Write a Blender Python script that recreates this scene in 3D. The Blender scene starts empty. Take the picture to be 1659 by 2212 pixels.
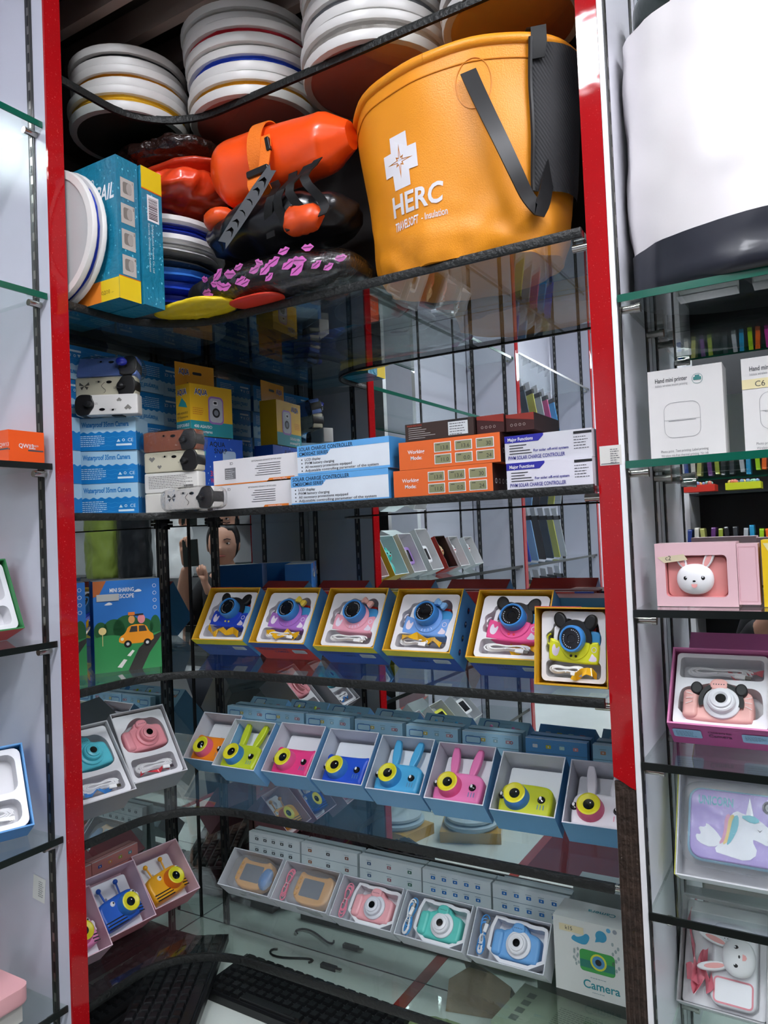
import bpy, math, random
from mathutils import Matrix, Vector, noise
from mathutils.geometry import tessellate_polygon
R = random.Random(7)
sc = bpy.context.scene
COL = sc.collection
PI = math.pi

# ---------------------------------------------------------------- camera
FPX, YAW, PITCH, ROLL = 1624.0, 0.5344, 0.02917, -0.04188
CAM = Vector((1.2988, -1.2875, 0.0))
cF = Vector((-math.sin(YAW)*math.cos(PITCH), math.cos(YAW)*math.cos(PITCH), math.sin(PITCH)))
cR = Vector((math.cos(YAW), math.sin(YAW), 0)); cU = cR.cross(cF)
kc, ks = math.cos(ROLL), math.sin(ROLL)
rR = cR*kc + cU*ks; rU = cU*kc - cR*ks
cd = bpy.data.cameras.new('camera'); cam = bpy.data.objects.new('camera', cd); COL.objects.link(cam)
cd.sensor_width = 36; cd.lens = FPX*36/2212; cd.clip_start = 0.02; cd.clip_end = 60
cam.matrix_world = Matrix(((rR.x, rU.x, -cF.x, CAM.x), (rR.y, rU.y, -cF.y, CAM.y), (rR.z, rU.z, -cF.z, CAM.z), (0, 0, 0, 1)))
sc.camera = cam
# ---------------------------------------------------------------- exposure, world
sc.view_settings.view_transform = 'Standard'; sc.view_settings.look = 'None'
sc.view_settings.gamma = 1; sc.view_settings.use_curve_mapping = False
sc.view_settings.exposure = 0.68
w = bpy.data.worlds.new('world'); sc.world = w; w.use_nodes = True
w.node_tree.nodes['Background'].inputs[0].default_value = (.75, .82, .9, 1)
w.node_tree.nodes['Background'].inputs[1].default_value = .35
sc.cycles.max_bounces = 16; sc.cycles.glossy_bounces = 8; sc.cycles.transparent_max_bounces = 32
sc.cycles.diffuse_bounces = 4; sc.cycles.use_denoising = True
sc.cycles.sample_clamp_indirect = 0

def P(px, py, ax, v):
    """a point of the plane ax = v met when looking through (px, py)"""
    dx, dy = px-829.5, py-1106
    D = cF*FPX + rR*dx - rU*dy
    i = 'xyz'.index(ax)
    return CAM + D*((v-CAM[i])/D[i])

# ---------------------------------------------------------------- materials
_m = {}
def lin(h):
    h = h.lstrip('#'); o = []
    for i in (0, 2, 4):
        c = int(h[i:i+2], 16)/255; o.append(c/12.92 if c <= .04045 else ((c+.055)/1.055)**2.4)
    return (*o, 1)
def mt(h, rough=.45, metal=0, bump=0, bs=200, var=.06, vs=12, emit=0, coat=0, sub=0):
    k = (h, rough, metal, bump, bs, var, vs, emit, coat, sub)
    if k in _m: return _m[k]
    m = bpy.data.materials.new('surface_'+h.strip('#')); m.use_nodes = True; nt = m.node_tree; b = nt.nodes['Principled BSDF']
    c = lin(h)
    b.inputs['Roughness'].default_value = rough; b.inputs['Metallic'].default_value = metal
    if coat: b.inputs['Coat Weight'].default_value = coat; b.inputs['Coat Roughness'].default_value = .08
    tc = nt.nodes.new('ShaderNodeTexCoord')
    if var:
        n = nt.nodes.new('ShaderNodeTexNoise'); n.inputs['Scale'].default_value = vs; n.inputs['Detail'].default_value = 4
        nt.links.new(tc.outputs['Object'], n.inputs['Vector'])
        mx = nt.nodes.new('ShaderNodeMix'); mx.data_type = 'RGBA'
        mx.inputs['A'].default_value = tuple(x*(1-var*1.5) for x in c[:3])+(1,)
        mx.inputs['B'].default_value = tuple(min(1, x*(1+var)) for x in c[:3])+(1,)
        nt.links.new(n.outputs['Fac'], mx.inputs['Factor']); nt.links.new(mx.outputs['Result'], b.inputs['Base Color'])
    else: b.inputs['Base Color'].default_value = c
    if bump:
        n2 = nt.nodes.new('ShaderNodeTexNoise'); n2.inputs['Scale'].default_value = bs; n2.inputs['Detail'].default_value = 3
        nt.links.new(tc.outputs['Object'], n2.inputs['Vector'])
        bp = nt.nodes.new('ShaderNodeBump'); bp.inputs['Strength'].default_value = bump; bp.inputs['Distance'].default_value = .01
        nt.links.new(n2.outputs['Fac'], bp.inputs['Height']); nt.links.new(bp.outputs['Normal'], b.inputs['Normal'])
    if emit:
        b.inputs['Emission Color'].default_value = c; b.inputs['Emission Strength'].default_value = emit
    _m[k] = m; return m
def clear_mat(name, tint, ior=1.5, rough=.01, bump=0, bs=30, gl=1.0, milky=0):
    m = bpy.data.materials.new(name); m.use_nodes = True; nt = m.node_tree; nt.nodes.clear()
    o = nt.nodes.new('ShaderNodeOutputMaterial'); mix = nt.nodes.new('ShaderNodeMixShader')
    t = nt.nodes.new('ShaderNodeBsdfTransparent'); g = nt.nodes.new('ShaderNodeBsdfGlossy'); fr = nt.nodes.new('ShaderNodeLayerWeight'); fr.inputs['Blend'].default_value = .5
    t.inputs[0].default_value = (*tint, 1); g.inputs[0].default_value = (gl, gl, gl, 1); g.inputs['Roughness'].default_value = rough
    pw = nt.nodes.new('ShaderNodeMath'); pw.operation = 'POWER'; pw.inputs[1].default_value = 5; nt.links.new(fr.outputs['Facing'], pw.inputs[0])
    f0 = ((ior-1)/(ior+1))**2; ma = nt.nodes.new('ShaderNodeMath'); ma.operation = 'MULTIPLY_ADD'; ma.inputs[1].default_value = 1-f0; ma.inputs[2].default_value = f0
    nt.links.new(pw.outputs[0], ma.inputs[0]); nt.links.new(ma.outputs[0], mix.inputs[0]); nt.links.new(g.outputs[0], mix.inputs[2])
    if milky:
        d = nt.nodes.new('ShaderNodeBsdfDiffuse'); d.inputs[0].default_value = (.75, .76, .78, 1)
        m2 = nt.nodes.new('ShaderNodeMixShader'); m2.inputs[0].default_value = milky
        nt.links.new(t.outputs[0], m2.inputs[1]); nt.links.new(d.outputs[0], m2.inputs[2]); nt.links.new(m2.outputs[0], mix.inputs[1])
    else: nt.links.new(t.outputs[0], mix.inputs[1])
    nt.links.new(mix.outputs[0], o.inputs[0])
    if bump:
        tc = nt.nodes.new('ShaderNodeTexCoord'); n = nt.nodes.new('ShaderNodeTexNoise'); n.inputs['Scale'].default_value = bs; n.inputs['Detail'].default_value = 5
        nt.links.new(tc.outputs['Object'], n.inputs['Vector'])
        b = nt.nodes.new('ShaderNodeBump'); b.inputs['Strength'].default_value = bump; b.inputs['Distance'].default_value = .02
        nt.links.new(n.outputs['Fac'], b.inputs['Height']); nt.links.new(b.outputs[0], g.inputs['Normal']); nt.links.new(b.outputs[0], fr.inputs['Normal'])
    return m
GLASS = clear_mat('shelf_glass', (.93, .965, .952), 1.6)
FILM = clear_mat('clear_film', (.93, .93, .93), 1.5, .12, .8, 45)
FROST = clear_mat('milky_film', (.9, .9, .9), 1.45, .25, .6, 30, milky=.16)
def weave_mat(name, h, sc_=900):
    m = bpy.data.materials.new(name); m.use_nodes = True; nt = m.node_tree; b = nt.nodes['Principled BSDF']
    b.inputs['Base Color'].default_value = lin(h); b.inputs['Roughness'].default_value = .7
    tc = nt.nodes.new('ShaderNodeTexCoord'); wv = nt.nodes.new('ShaderNodeTexWave'); wv.inputs['Scale'].default_value = sc_/10
    wv.bands_direction = 'DIAGONAL'
    nt.links.new(tc.outputs['Object'], wv.inputs['Vector']); bp = nt.nodes.new('ShaderNodeBump'); bp.inputs['Strength'].default_value = .35; bp.inputs['Distance'].default_value = .002
    nt.links.new(wv.outputs['Fac'], bp.inputs['Height']); nt.links.new(bp.outputs[0], b.inputs['Normal']); return m
MIRROR = bpy.data.materials.new('mirror_silver'); MIRROR.use_nodes = True
_b = MIRROR.node_tree.nodes['Principled BSDF']; _b.inputs['Base Color'].default_value = (.72, .76, .76, 1); _b.inputs['Metallic'].default_value = 1; _b.inputs['Roughness'].default_value = .004
def speck_mat():
    m = bpy.data.materials.new('red_laminate'); m.use_nodes = True; nt = m.node_tree; b = nt.nodes['Principled BSDF']
    tc = nt.nodes.new('ShaderNodeTexCoord'); n = nt.nodes.new('ShaderNodeTexNoise'); n.inputs['Scale'].default_value = 420
    nt.links.new(tc.outputs['Object'], n.inputs['Vector'])
    r = nt.nodes.new('ShaderNodeValToRGB'); r.color_ramp.elements[0].color = lin('#a81218'); r.color_ramp.elements[1].color = lin('#d8605a')
    r.color_ramp.elements[0].position = .66; r.color_ramp.elements[1].position = .78
    nt.links.new(n.outputs['Fac'], r.inputs[0]); nt.links.new(r.outputs[0], b.inputs['Base Color'])
    b.inputs['Roughness'].default_value = .06; b.inputs['IOR'].default_value = 1.36
    n2 = nt.nodes.new('ShaderNodeTexNoise'); n2.inputs['Scale'].default_value = 16; nt.links.new(tc.outputs['Object'], n2.inputs['Vector'])
    bp = nt.nodes.new('ShaderNodeBump'); bp.inputs['Strength'].default_value = .05; bp.inputs['Distance'].default_value = .02
    nt.links.new(n2.outputs['Fac'], bp.inputs['Height']); nt.links.new(bp.outputs[0], b.inputs['Normal'])
    return m
RED = speck_mat()
WHITE = mt('#e9e9ec', .4); PANEL = mt('#c2c3d0', .32, var=.03, vs=5); GREYP = mt('#8e9298', .5); DARKP = mt('#4a4e56', .45)
BLACK = mt('#0c0c0e', .45); RUBBER = mt('#141716', .5, bump=.3, bs=150); CHROME = mt('#b9b7b0', .18, 1); STEEL = mt('#8a8782', .3, 1)
TRAYW = mt('#e8e8ec', .3); CARDW = mt('#e2e4e8', .5)

# ---------------------------------------------------------------- mesh builder
_txt = {}
def text_mesh(s, bold, shear):
    k = (s, bold, shear)
    if k in _txt: return _txt[k]
    c = bpy.data.curves.new('lettering', 'FONT'); c.body = s; c.size = 1; c.resolution_u = 3; c.offset = bold; c.shear = shear
    o = bpy.data.objects.new('lettering', c); me = o.to_mesh()
    v = [(p.co.x, p.co.y) for p in me.vertices]; f = [tuple(q.vertices) for q in me.polygons]
    o.to_mesh_clear(); bpy.data.objects.remove(o); bpy.data.curves.remove(c)
    _txt[k] = (v, f); return _txt[k]
def circ(cx, cz, r, n=20, rz=None):
    rz = rz or r
    return [(cx+r*math.cos(2*PI*i/n), cz+rz*math.sin(2*PI*i/n)) for i in range(n)]
def rrect(x0, x1, z0, z1, r, n=4):
    o = []
    for cx, cz, a in ((x1-r, z0+r, -PI/2), (x1-r, z1-r, 0), (x0+r, z1-r, PI/2), (x0+r, z0+r, PI)):
        for i in range(n+1): t = a+PI/2*i/n; o.append((cx+r*math.cos(t), cz+r*math.sin(t)))
    return o
def smooth_loop(pts, it=2):
    for _ in range(it):
        q = []
        for i, a in enumerate(pts):
            b = pts[(i+1) % len(pts)]; q += [(a[0]*.75+b[0]*.25, a[1]*.75+b[1]*.25), (a[0]*.25+b[0]*.75, a[1]*.25+b[1]*.75)]
        pts = q
    return pts
def inset(pts, d):
    n = len(pts); o = []; A = sum(pts[i][0]*pts[(i+1) % n][1]-pts[(i+1) % n][0]*pts[i][1] for i in range(n)); s = 1 if A > 0 else -1
    for i in range(n):
        a, b = Vector(pts[i-1]), Vector(pts[(i+1) % n]); t = b-a
        if t.length < 1e-9: o.append(pts[i]); continue
        t.normalize(); o.append((pts[i][0]-t.y*d*s, pts[i][1]+t.x*d*s))
    return o
class MB:
    def __init__(s, m=None): s.V = []; s.F = []; s.I = []; s.mats = []; s.M = Matrix(); s.W = None; s.st = []; s.c = 0; s.m(m or WHITE)
    def m(s, m):
        if m not in s.mats: s.mats.append(m)
        s.c = s.mats.index(m); return s
    def push(s, M): s.st.append(s.M); s.M = s.M @ M; return s
    def pop(s): s.M = s.st.pop(); return s
    def add(s, V, F):
        o = len(s.V)
        for v in V:
            v = Vector(v)
            if s.W: v = Vector(s.W(v))
            s.V.append(s.M @ v)
        for f in F: s.F.append(tuple(i+o for i in f)); s.I.append(s.c)
        return s
    def box(s, x0, x1, y0, y1, z0, z1, fm=None):
        V = [(x0, y0, z0), (x1, y0, z0), (x1, y1, z0), (x0, y1, z0), (x0, y0, z1), (x1, y0, z1), (x1, y1, z1), (x0, y1, z1)]
        Q = {'-z': (0, 3, 2, 1), '+z': (4, 5, 6, 7), '-y': (0, 1, 5, 4), '+x': (1, 2, 6, 5), '+y': (2, 3, 7, 6), '-x': (3, 0, 4, 7)}
        o = len(s.V); s.add(V, [])
        for k, q in Q.items():
            i = s.c
            if fm and k in fm:
                c = s.c; s.m(fm[k]); i = s.c; s.c = c
            s.F.append(tuple(a+o for a in q)); s.I.append(i)
        return s
    def poly(s, pts, y=0, holes=()):
        """flat shape in the xz plane facing -y"""
        L = [[Vector((a, b, 0)) for a, b in pts]]+[[Vector((a, b, 0)) for a, b in h] for h in holes]
        T = tessellate_polygon(L); V = [(p.x, y, p.y) for l in L for p in l]; F = []
        for t in T:
            a, b, c = (V[i] for i in t)
            cr = (b[0]-a[0])*(c[2]-a[2])-(b[2]-a[2])*(c[0]-a[0])
            F.append(t if cr > 0 else t[::-1])
        return s.add(V, F)
    def rect(s, x0, x1, z0, z1, y=0): return s.add([(x0, y, z0), (x1, y, z0), (x1, y, z1), (x0, y, z1)], [(0, 1, 2, 3)])
    def prism(s, pts, y0, y1, rnd=0, nr=3, back=False):
        """outline in xz, from front y0 to back y1, with a rounded front (and back) edge"""
        n = len(pts); A = sum(pts[i][0]*pts[(i+1) % n][1]-pts[(i+1) % n][0]*pts[i][1] for i in range(n))
        if A < 0: pts = pts[::-1]
        rings = []
        if rnd:
            for k in range(nr+1):
                a = PI/2*k/nr; rings.append((inset(pts, rnd*(1-math.sin(a))), y0+rnd*(1-math.cos(a))))
        else: rings.append((pts, y0))
        if back and rnd:
            for k in range(nr, -1, -1):
                a = PI/2*k/nr; rings.append((inset(pts, rnd*(1-math.sin(a))), y1-rnd*(1-math.cos(a))))
        else: rings.append((pts, y1))
        V = []; F = []
        for pp, y in rings: V += [(a, y, b) for a, b in pp]
        for r in range(len(rings)-1):
            for i in range(n):
                j = (i+1) % n; F.append((r*n+i, (r+1)*n+i, (r+1)*n+j, r*n+j))
        s.add(V, [f[::-1] for f in F]); s.poly(rings[0][0], rings[0][1])
        e = [(a, b) for a, b in rings[-1][0]]
        L = [[Vector((a, b, 0)) for a, b in e]]; T = tessellate_polygon(L)
        s.add([(a, rings[-1][1], b) for a, b in e], [t for t in T]); return s
    def hole_plate(s, outer, holes, y, depth, hole_mat=None):
        s.poly(outer, y, holes)
        if hole_mat: s.m(hole_mat)
        for h in holes:
            n = len(h); h2 = inset(h, .0015); V = [(a, y, b) for a, b in h]+[(a, y+depth, b) for a, b in h2]
            s.add(V, [(i, (i+1) % n, n+(i+1) % n, n+i) for i in range(n)]); s.poly(h2, y+depth)
        return s
    def lathe(s, prof, n=28, ax='y', c=(0, 0, 0), sx=1, sz=1, a0=0, a1=2*PI):
        """profile of (radius, height) round an axis"""
        V = []; F = []; full = abs(a1-a0-2*PI) < 1e-6; m = n if full else n+1
        for r, h in prof:
            for i in range(m):
                t = a0+(a1-a0)*i/n; a, b = r*math.cos(t)*sx, r*math.sin(t)*sz
                V.append({'y': (a, h, b), 'z': (a, b, h), 'x': (h, a, b)}[ax])
        V = [tuple(v[k]+c[k] for k in range(3)) for v in V]
        for k in range(len(prof)-1):
            for i in range(n):
                j = (i+1) % m; F.append((k*m+i, k*m+j, (k+1)*m+j, (k+1)*m+i))
        if ax in 'y': F = [f[::-1] for f in F]
        return s.add(V, F)
    def tube(s, pts, r, n=8, cap=True):
        pts = [Vector(p) for p in pts]; V = []; F = []; up = Vector((.13, .27, .95)); L = len(pts); pn = None
        for i, p in enumerate(pts):
            t = (pts[min(i+1, L-1)]-pts[max(i-1, 0)])
            if t.length < 1e-9: t = Vector((0, 0, 1))
            t.normalize()
            if pn is None: pn = t.cross(up); pn = pn if pn.length > .1 else t.cross(Vector((1, 0, 0)))
            pn = (pn-t*pn.dot(t)).normalized(); b = t.cross(pn); rr = r[i] if isinstance(r, (list, tuple)) else r
            for k in range(n): a = 2*PI*k/n; V.append(p+(pn*math.cos(a)+b*math.sin(a))*rr)
        for i in range(L-1):
            for k in range(n): j = (k+1) % n; F.append((i*n+k, i*n+j, (i+1)*n+j, (i+1)*n+k))
        if cap: F += [tuple(range(n))[::-1], tuple((L-1)*n+k for k in range(n))]
        return s.add(V, F)
    def strip(s, pts, wd, th=.0008, side=(0, 1, 0)):
        """flat band along a path; wd runs along side (or one side vector per point)"""
        V = []; F = []; L = len(pts); pts = [Vector(p) for p in pts]
        for i, p in enumerate(pts):
            sd = Vector(side[i] if isinstance(side, list) else side).normalized()
            t = (pts[min(i+1, L-1)]-pts[max(i-1, 0)]).normalized(); nn = t.cross(sd)
            nn = nn.normalized() if nn.length > 1e-4 else Vector((0, 0, 1))
            for a, b in ((-1, -1), (1, -1), (1, 1), (-1, 1)): V.append(p+sd*wd/2*a+nn*th/2*b)
        for i in range(L-1):
            for k in range(4): j = (k+1) % 4; F.append((i*4+k, i*4+j, (i+1)*4+j, (i+1)*4+k))
        F += [(3, 2, 1, 0), tuple((L-1)*4+k for k in range(4))]
        return s.add(V, F)
    def sph(s, c, r, nu=16, nv=10, e=1.0, amp=0, fs=8, seed=0, flat=None, rg=.35):
        r = (r, r, r) if isinstance(r, (int, float)) else r; V = []; F = []
        def pw(v): return math.copysign(abs(v)**e, v)
        for j in range(nv+1):
            b = -PI/2+PI*j/nv
            for i in range(nu):
                a = 2*PI*i/nu; d = Vector((pw(math.cos(a))*pw(math.cos(b)), pw(math.sin(a))*pw(math.cos(b)), pw(math.sin(b))))
                p = Vector((c[0]+d.x*r[0], c[1]+d.y*r[1], c[2]+d.z*r[2]))
                if amp:
                    q = p*fs+Vector((seed*7.3, seed*3.1, seed)); k = noise.noise(q)+.5*noise.noise(q*2.3)+rg*(1-2*abs(noise.noise(q*1.7)))
                    p += Vector((d.x*r[0], d.y*r[1], d.z*r[2])).normalized()*k*amp
                if flat is not None and p.z < flat: p.z = flat
                V.append(p)
        for j in range(nv):
            for i in range(nu): k = (i+1) % nu; F.append((j*nu+i, j*nu+k, (j+1)*nu+k, (j+1)*nu+i))
        return s.add(V, F)
    def text(s, t, x, z, h, al='L', y=-.0004, bold=.0, wd=None, shear=0, flip=False, xs=1.0):
        V, F = text_mesh(t, bold, shear)
        if not V: return s
        x0 = min(v[0] for v in V); x1 = max(v[0] for v in V); k = h/.7; kx = k*xs
        if wd: kx = wd/(x1-x0)
        off = {'L': -x0, 'C': -(x0+x1)/2, 'R': -x1}[al]
        sg = -1 if flip else 1
        pts = [(x+sg*(v[0]+off)*kx, y, z+sg*v[1]*k) for v in V]
        A = []
        for f in F:
            a, b, c = (pts[i] for i in f[:3]); cr = (b[0]-a[0])*(c[2]-a[2])-(b[2]-a[2])*(c[0]-a[0])
            A.append(f if cr > 0 else f[::-1])
        return s.add(pts, A)
    def bars(s, x0, x1, z, h, seed=1, y=-.0004, n=1, gap=0):
        """tiny print: short word bars on a line"""
        q = random.Random(seed)
        for k in range(n):
            x = x0; zz = z-k*gap; xe = x0+(x1-x0)*q.uniform(.7, 1)
            while x < xe:
                wv = h*q.uniform(1.2, 4); s.rect(x, min(x+wv, xe), zz, zz+h*.75, y); x += wv+h*.7
        return s
def link(name, mb, parent=None, sharp=38, mat=None, sub=0, M=None):
    me = bpy.data.meshes.new(name); me.from_pydata([tuple(v) for v in mb.V], [], mb.F)
    for m in mb.mats: me.materials.append(m)
    me.polygons.foreach_set('material_index', mb.I); me.polygons.foreach_set('use_smooth', [True]*len(me.polygons)); me.update()
    me.set_sharp_from_angle(angle=math.radians(sharp))
    o = bpy.data.objects.new(name, me); COL.objects.link(o)
    if parent: o.parent = parent
    if M is not None: o.matrix_local = M
    if sub:
        md = o.modifiers.new('smooth', 'SUBSURF'); md.levels = sub; md.render_levels = sub
    return o
USED = set()
def tag(o, label, cat, group=None):
    o['label'] = label; o['category'] = cat
    if group: o['group'] = group
    return o
def thing(name, label, cat, M=None, group=None):
    o = bpy.data.objects.new(name, None); COL.objects.link(o); o.empty_display_size = .03
    if M is not None: o.matrix_world = M
    return tag(o, label, cat, group)
def struct(name, mb, **k):
    o = link(name, mb, **k); o['kind'] = 'structure'; return o
def T(x, y, z=0): return Matrix.Translation((x, y, z))
def Rz(a): return Matrix.Rotation(a, 4, 'Z')
def Rx(a): return Matrix.Rotation(a, 4, 'X')
def Ry(a): return Matrix.Rotation(a, 4, 'Y')
def leanM(x, y, z, yaw, lean): return T(x, y, z) @ Rz(yaw) @ Rx(-lean)
def dup(o, parent=None, **k):
    c = o.copy(); COL.objects.link(c)
    if parent: c.parent = parent
    for ch in [q for q in list(bpy.data.objects) if q.parent == o]: dup(ch, c)
    return c

# ---------------------------------------------------------------- lamps
def lamp(label, x, y, lx, ly, power, z=1.24):
    t = thing('ceiling_lamp', label, 'lamp', T(x, y, z))
    b = MB(mt('#e8e8e8', .4)); b.box(-lx/2-.02, lx/2+.02, -ly/2-.02, ly/2+.02, .004, .03); link('housing', b, t)
    b = MB(mt('#f6f8ff', .5, var=0, emit=power)); b.box(-lx/2, lx/2, -ly/2, ly/2, -.008, .003); link('diffuser', b, t)
lamp('white strip lamp on the ceiling nearest the corner cabinet', .84, -1.14, .16, .24, 60)
lamp('white strip lamp on the ceiling above the right-hand shelves', 1.75, -.85, .16, .9, 29)
lamp('white strip lamp on the ceiling over the aisle by the dry bags', 2.6, -1.3, .14, 1.0, 24)
lamp('white strip lamp on the ceiling far down the left-hand shelves', .9, -2.6, .2, 1.2, 24)
lamp('wide square fill light added over the far end of the aisle', 1.0, -4.2, .8, .8, 14)  # fill panel added to brighten the box lids by way of the mirrors
lamp('wide square fill light added in the far right of the shop', 2.6, -3.6, .8, .8, 14)  # second added fill panel, more light on the lids

# ================================================================ THE SETTING
ZB = -.869; ZT = 1.25
b = MB(mt('#8f8c86', .35, vs=3)); b.box(-.3, 4.2, -5.2, .3, -1.55, -1.5); struct('floor', b)
b = MB(mt('#b9b6b2', .7)); b.box(-.3, 4.2, -5.2, .3, 1.29, 1.34); struct('ceiling', b)
b = MB(PANEL); b.box(-.06, -.02, -5.2, .06, -1.5, 1.3); struct('wall_left', b)
b = MB(mt('#9a9ca2', .5)); b.box(-.06, 4.2, .02, .06, -1.5, 1.3); struct('wall_back', b)
b = MB(mt('#c9cacc', .5)); b.box(4.16, 4.2, -5.2, .02, -1.5, 1.3); struct('wall_right', b)
b = MB(mt('#c4c6c8', .5)); b.box(-.06, 4.2, -5.24, -5.2, -1.5, 1.3); struct('wall_front', b)
# dark board added to keep lamplight off the corner top, slats below it
b = MB(mt('#2a2320', .7)); b.box(-.02, 1.04, -.50, .02, 1.02, 1.05); struct('ceiling_shade_board', b)
for i, y in enumerate((-.47, -.39, -.30, -.2)):
    b = MB(mt('#8b7a72', .6)); b.box(-.02, .8, y, y+.02, .965, 1.02); struct('trim_%d' % (i+1), b)
# L-shaped base counter: white tiled top with a red seam
def base_top(name, x0, x1, y0, y1, label):
    t = thing(name, label, 'counter', T((x0+x1)/2, (y0+y1)/2, ZB))
    hx, hy = (x1-x0)/2, (y1-y0)/2
    b = MB(mt('#d4dcd6', .22, vs=6)); b.box(-hx, hx, -hy, hy, -.02, 0); link('countertop', b, t)
    b = MB(mt('#a8acb0', .5)); b.box(-hx+.01, hx-.01, -hy+.01, hy-.01, -.63, -.02); link('body', b, t)
    return t, hx, hy
t, hx, hy = base_top('base_counter', 0, .56, -3.1, 0, 'long white-topped low base counter under the left-hand shelves and the corner')
b = MB(mt('#6a6c6c', .6)); 
for k in range(6): b.box(-hx, hx-.001, 1.55-.5*k-.3, 1.55-.5*k-.297, 0, .0006)
link('tile_joint', b, t)
t, hx, hy = base_top('base_counter', .585, 1.75, -.56, 0, 'white-topped low base counter under the right part of the corner shelves')
b = MB(mt('#8a2a20', .5)); b.box(.5605, .5845, -3.1, 0, ZB-.63, ZB+.001); struct('trim_5', b)

def slot_strip(b, x, y, z0, z1, n, wdt=.012, pitch=.032):
    """slotted upright: dark channel, bright face and black slots; n = facing '+x','-x','-y','+y'"""
    rot = {'-y': 0, '+x': PI/2, '+y': PI, '-x': -PI/2}[n]
    b.push(T(x, y) @ Rz(rot))
    b.m(mt('#3a3b3c', .4, .6)).box(-wdt/2-.002, wdt/2+.002, -.0015, 0, z0, z1); b.m(STEEL).box(-wdt/2+.003, wdt/2-.003, -.0022, -.0015, z0, z1)
    b.m(BLACK); z = z0+.01
    while z < z1-.02: b.rect(-.0022, .0022, z, z+.018, -.0025); z += pitch
    b.pop()

# ---- panels (dividers)
def divider_y(y, label, y2=None, red=True):
    """a board standing out from the left wall at y .. y-.03"""
    t = thing('divider_panel', label, 'panel', T(0, y, ZB))
    H = ZT-ZB
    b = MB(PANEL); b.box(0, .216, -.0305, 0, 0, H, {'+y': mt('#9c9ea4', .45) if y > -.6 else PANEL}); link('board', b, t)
    b = MB(RED); b.box(.216, .2205, -.0305, 0, 0, H); link('red_edging', b, t)
    b = MB(); slot_strip(b, .18, -.0305, .01, H-.01, '-y'); link('slotted_upright', b, t)
    for xx in (.168, .025):
        b = MB(); slot_strip(b, xx, 0, .01, H-.01, '+y'); link('slotted_upright', b, t)
    return t
D1T = divider_y(-.4749, 'grey divider panel with red front edge, left border of the corner cabinet')
divider_y(-1.65, 'grey divider panel with red front edge, seen in the mirror beside the phone pouches')
divider_y(-2.80, 'grey divider panel with red front edge, farthest one reflected in the mirror')
t = thing('divider_panel', 'white divider panel with broad red front edge, right border of the corner cabinet', 'panel', T(1.0244, 0, ZB))
H = ZT-ZB
b = MB(mt('#dcdce4', .3, var=.02)); b.box(0, .037, -.229, 0, 0, H); b.m(mt('#f0f0f2', .35)).box(.030, .037, -.2335, -.229, 0, H); link('board', b, t)
zr = P(1350, 1690, 'y', -.2335).z-ZB
b = MB(RED)
pts = [(0, H), (0, zr+.006), (.008, zr+.002), (.014, zr-.001), (.022, zr-.006), (.0295, zr-.009), (.0295, H)]
b.push(T(0, -.2335, 0)); b.prism([(a, z) for a, z in pts], 0, .0045); b.pop()
# peeled sticker on the red edge
link('red_edging', b, t)
st_ = MB(mt('#d8d6d0', .5)); zs = P(1310, 985, 'y', -.2335).z-ZB
st_.push(T(.0, -.2342, zs) @ Rz(0)); st_.box(.0035, .033, 0, .0006, -.013, .014); st_.m(mt('#55565a', .6)); st_.bars(.018, .031, .008, .0012, 3, -.0003, 7, .003); st_.rect(.005, .03, -.0115, -.0105, -.0003); st_.pop(); link('paper_sticker', st_, t)
b = MB(mt('#3a2a20', .75, bump=.8, bs=60, var=.5, vs=40)); b.box(.001, .0295, -.2325, -.229, 0, zr); 
for k in range(4): b.box(.004+.007*k, .007+.007*k, -.234, -.2325, 0, zr-.01)
link('bare_wood_edge', b, t)
b = MB()
for yy in (-.222, -.04): slot_strip(b, .037, yy, .01, H-.01, '+x')
link('slotted_upright', b, t)
divider_r = thing('divider_panel', 'white divider panel closing the right-hand shelves', 'panel', T(1.75, 0, ZB))
b = MB(PANEL); b.box(0, .03, -.23, 0, 0, H); link('board', b, divider_r)
b = MB(RED); b.box(0, .03, -.2345, -.23, 0, H); link('red_edging', b, divider_r)

# ---- mirrors and dark backing boards
def mirror(label, x0, x1, y0, y1, z0, z1):
    b = MB(MIRROR); b.box(x0, x1, y0, y1, z0, z1); return tag(link('mirror_panel', b), label, 'mirror')
ZM = .43
mirror('tall mirror sheet on the left wall of the corner, between divider and upright', -.004, 0, -.4735, -.0985, ZB+.002, ZM)
mirror('narrow mirror sheet on the left wall right beside the inner corner', -.004, 0, -.0810, -.0005, ZB+.002, ZM)
mirror('narrow mirror sheet on the back wall right beside the inner corner', .0, .0700, .0005, .004, ZB+.002, ZM)
mirror('wide mirror sheet on the back wall behind the corner shelves', .0855, 1.0240, .0005, .004, ZB+.002, ZM)
mirror('mirror sheet behind the right-hand glass shelves', 1.0620, 1.7490, .0005, .004, ZB+.002, .95)
mirror('mirror sheet behind the left-hand shelf run', -.004, 0, -1.17, -.507, ZB+.002, ZM+.4)
b = MB(); slot_strip(b, 0, -.0897, ZB+.002, ZM, '+x', .014); tag(link('slotted_upright', b), 'slotted metal upright between the two left-wall mirrors', 'upright')
b = MB(); slot_strip(b, .0777, 0, ZB+.002, ZM, '-y', .012); tag(link('slotted_upright', b), 'slotted metal upright between the two back-wall mirrors', 'upright')
b = MB(mt('#101010', .4)); b.box(0, .0025, -.0025, 0, ZB+.002, ZM); struct('trim_6', b)
b = MB(mt('#1d1817', .6)); b.box(-.006, 0, -.474, 0, ZM+.001, 1.02); struct('wall_panel_left', b)
b = MB(mt('#1d1817', .6)); b.box(0, 1.024, 0, .006, ZM+.001, 1.02); struct('wall_panel_back', b)
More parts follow.
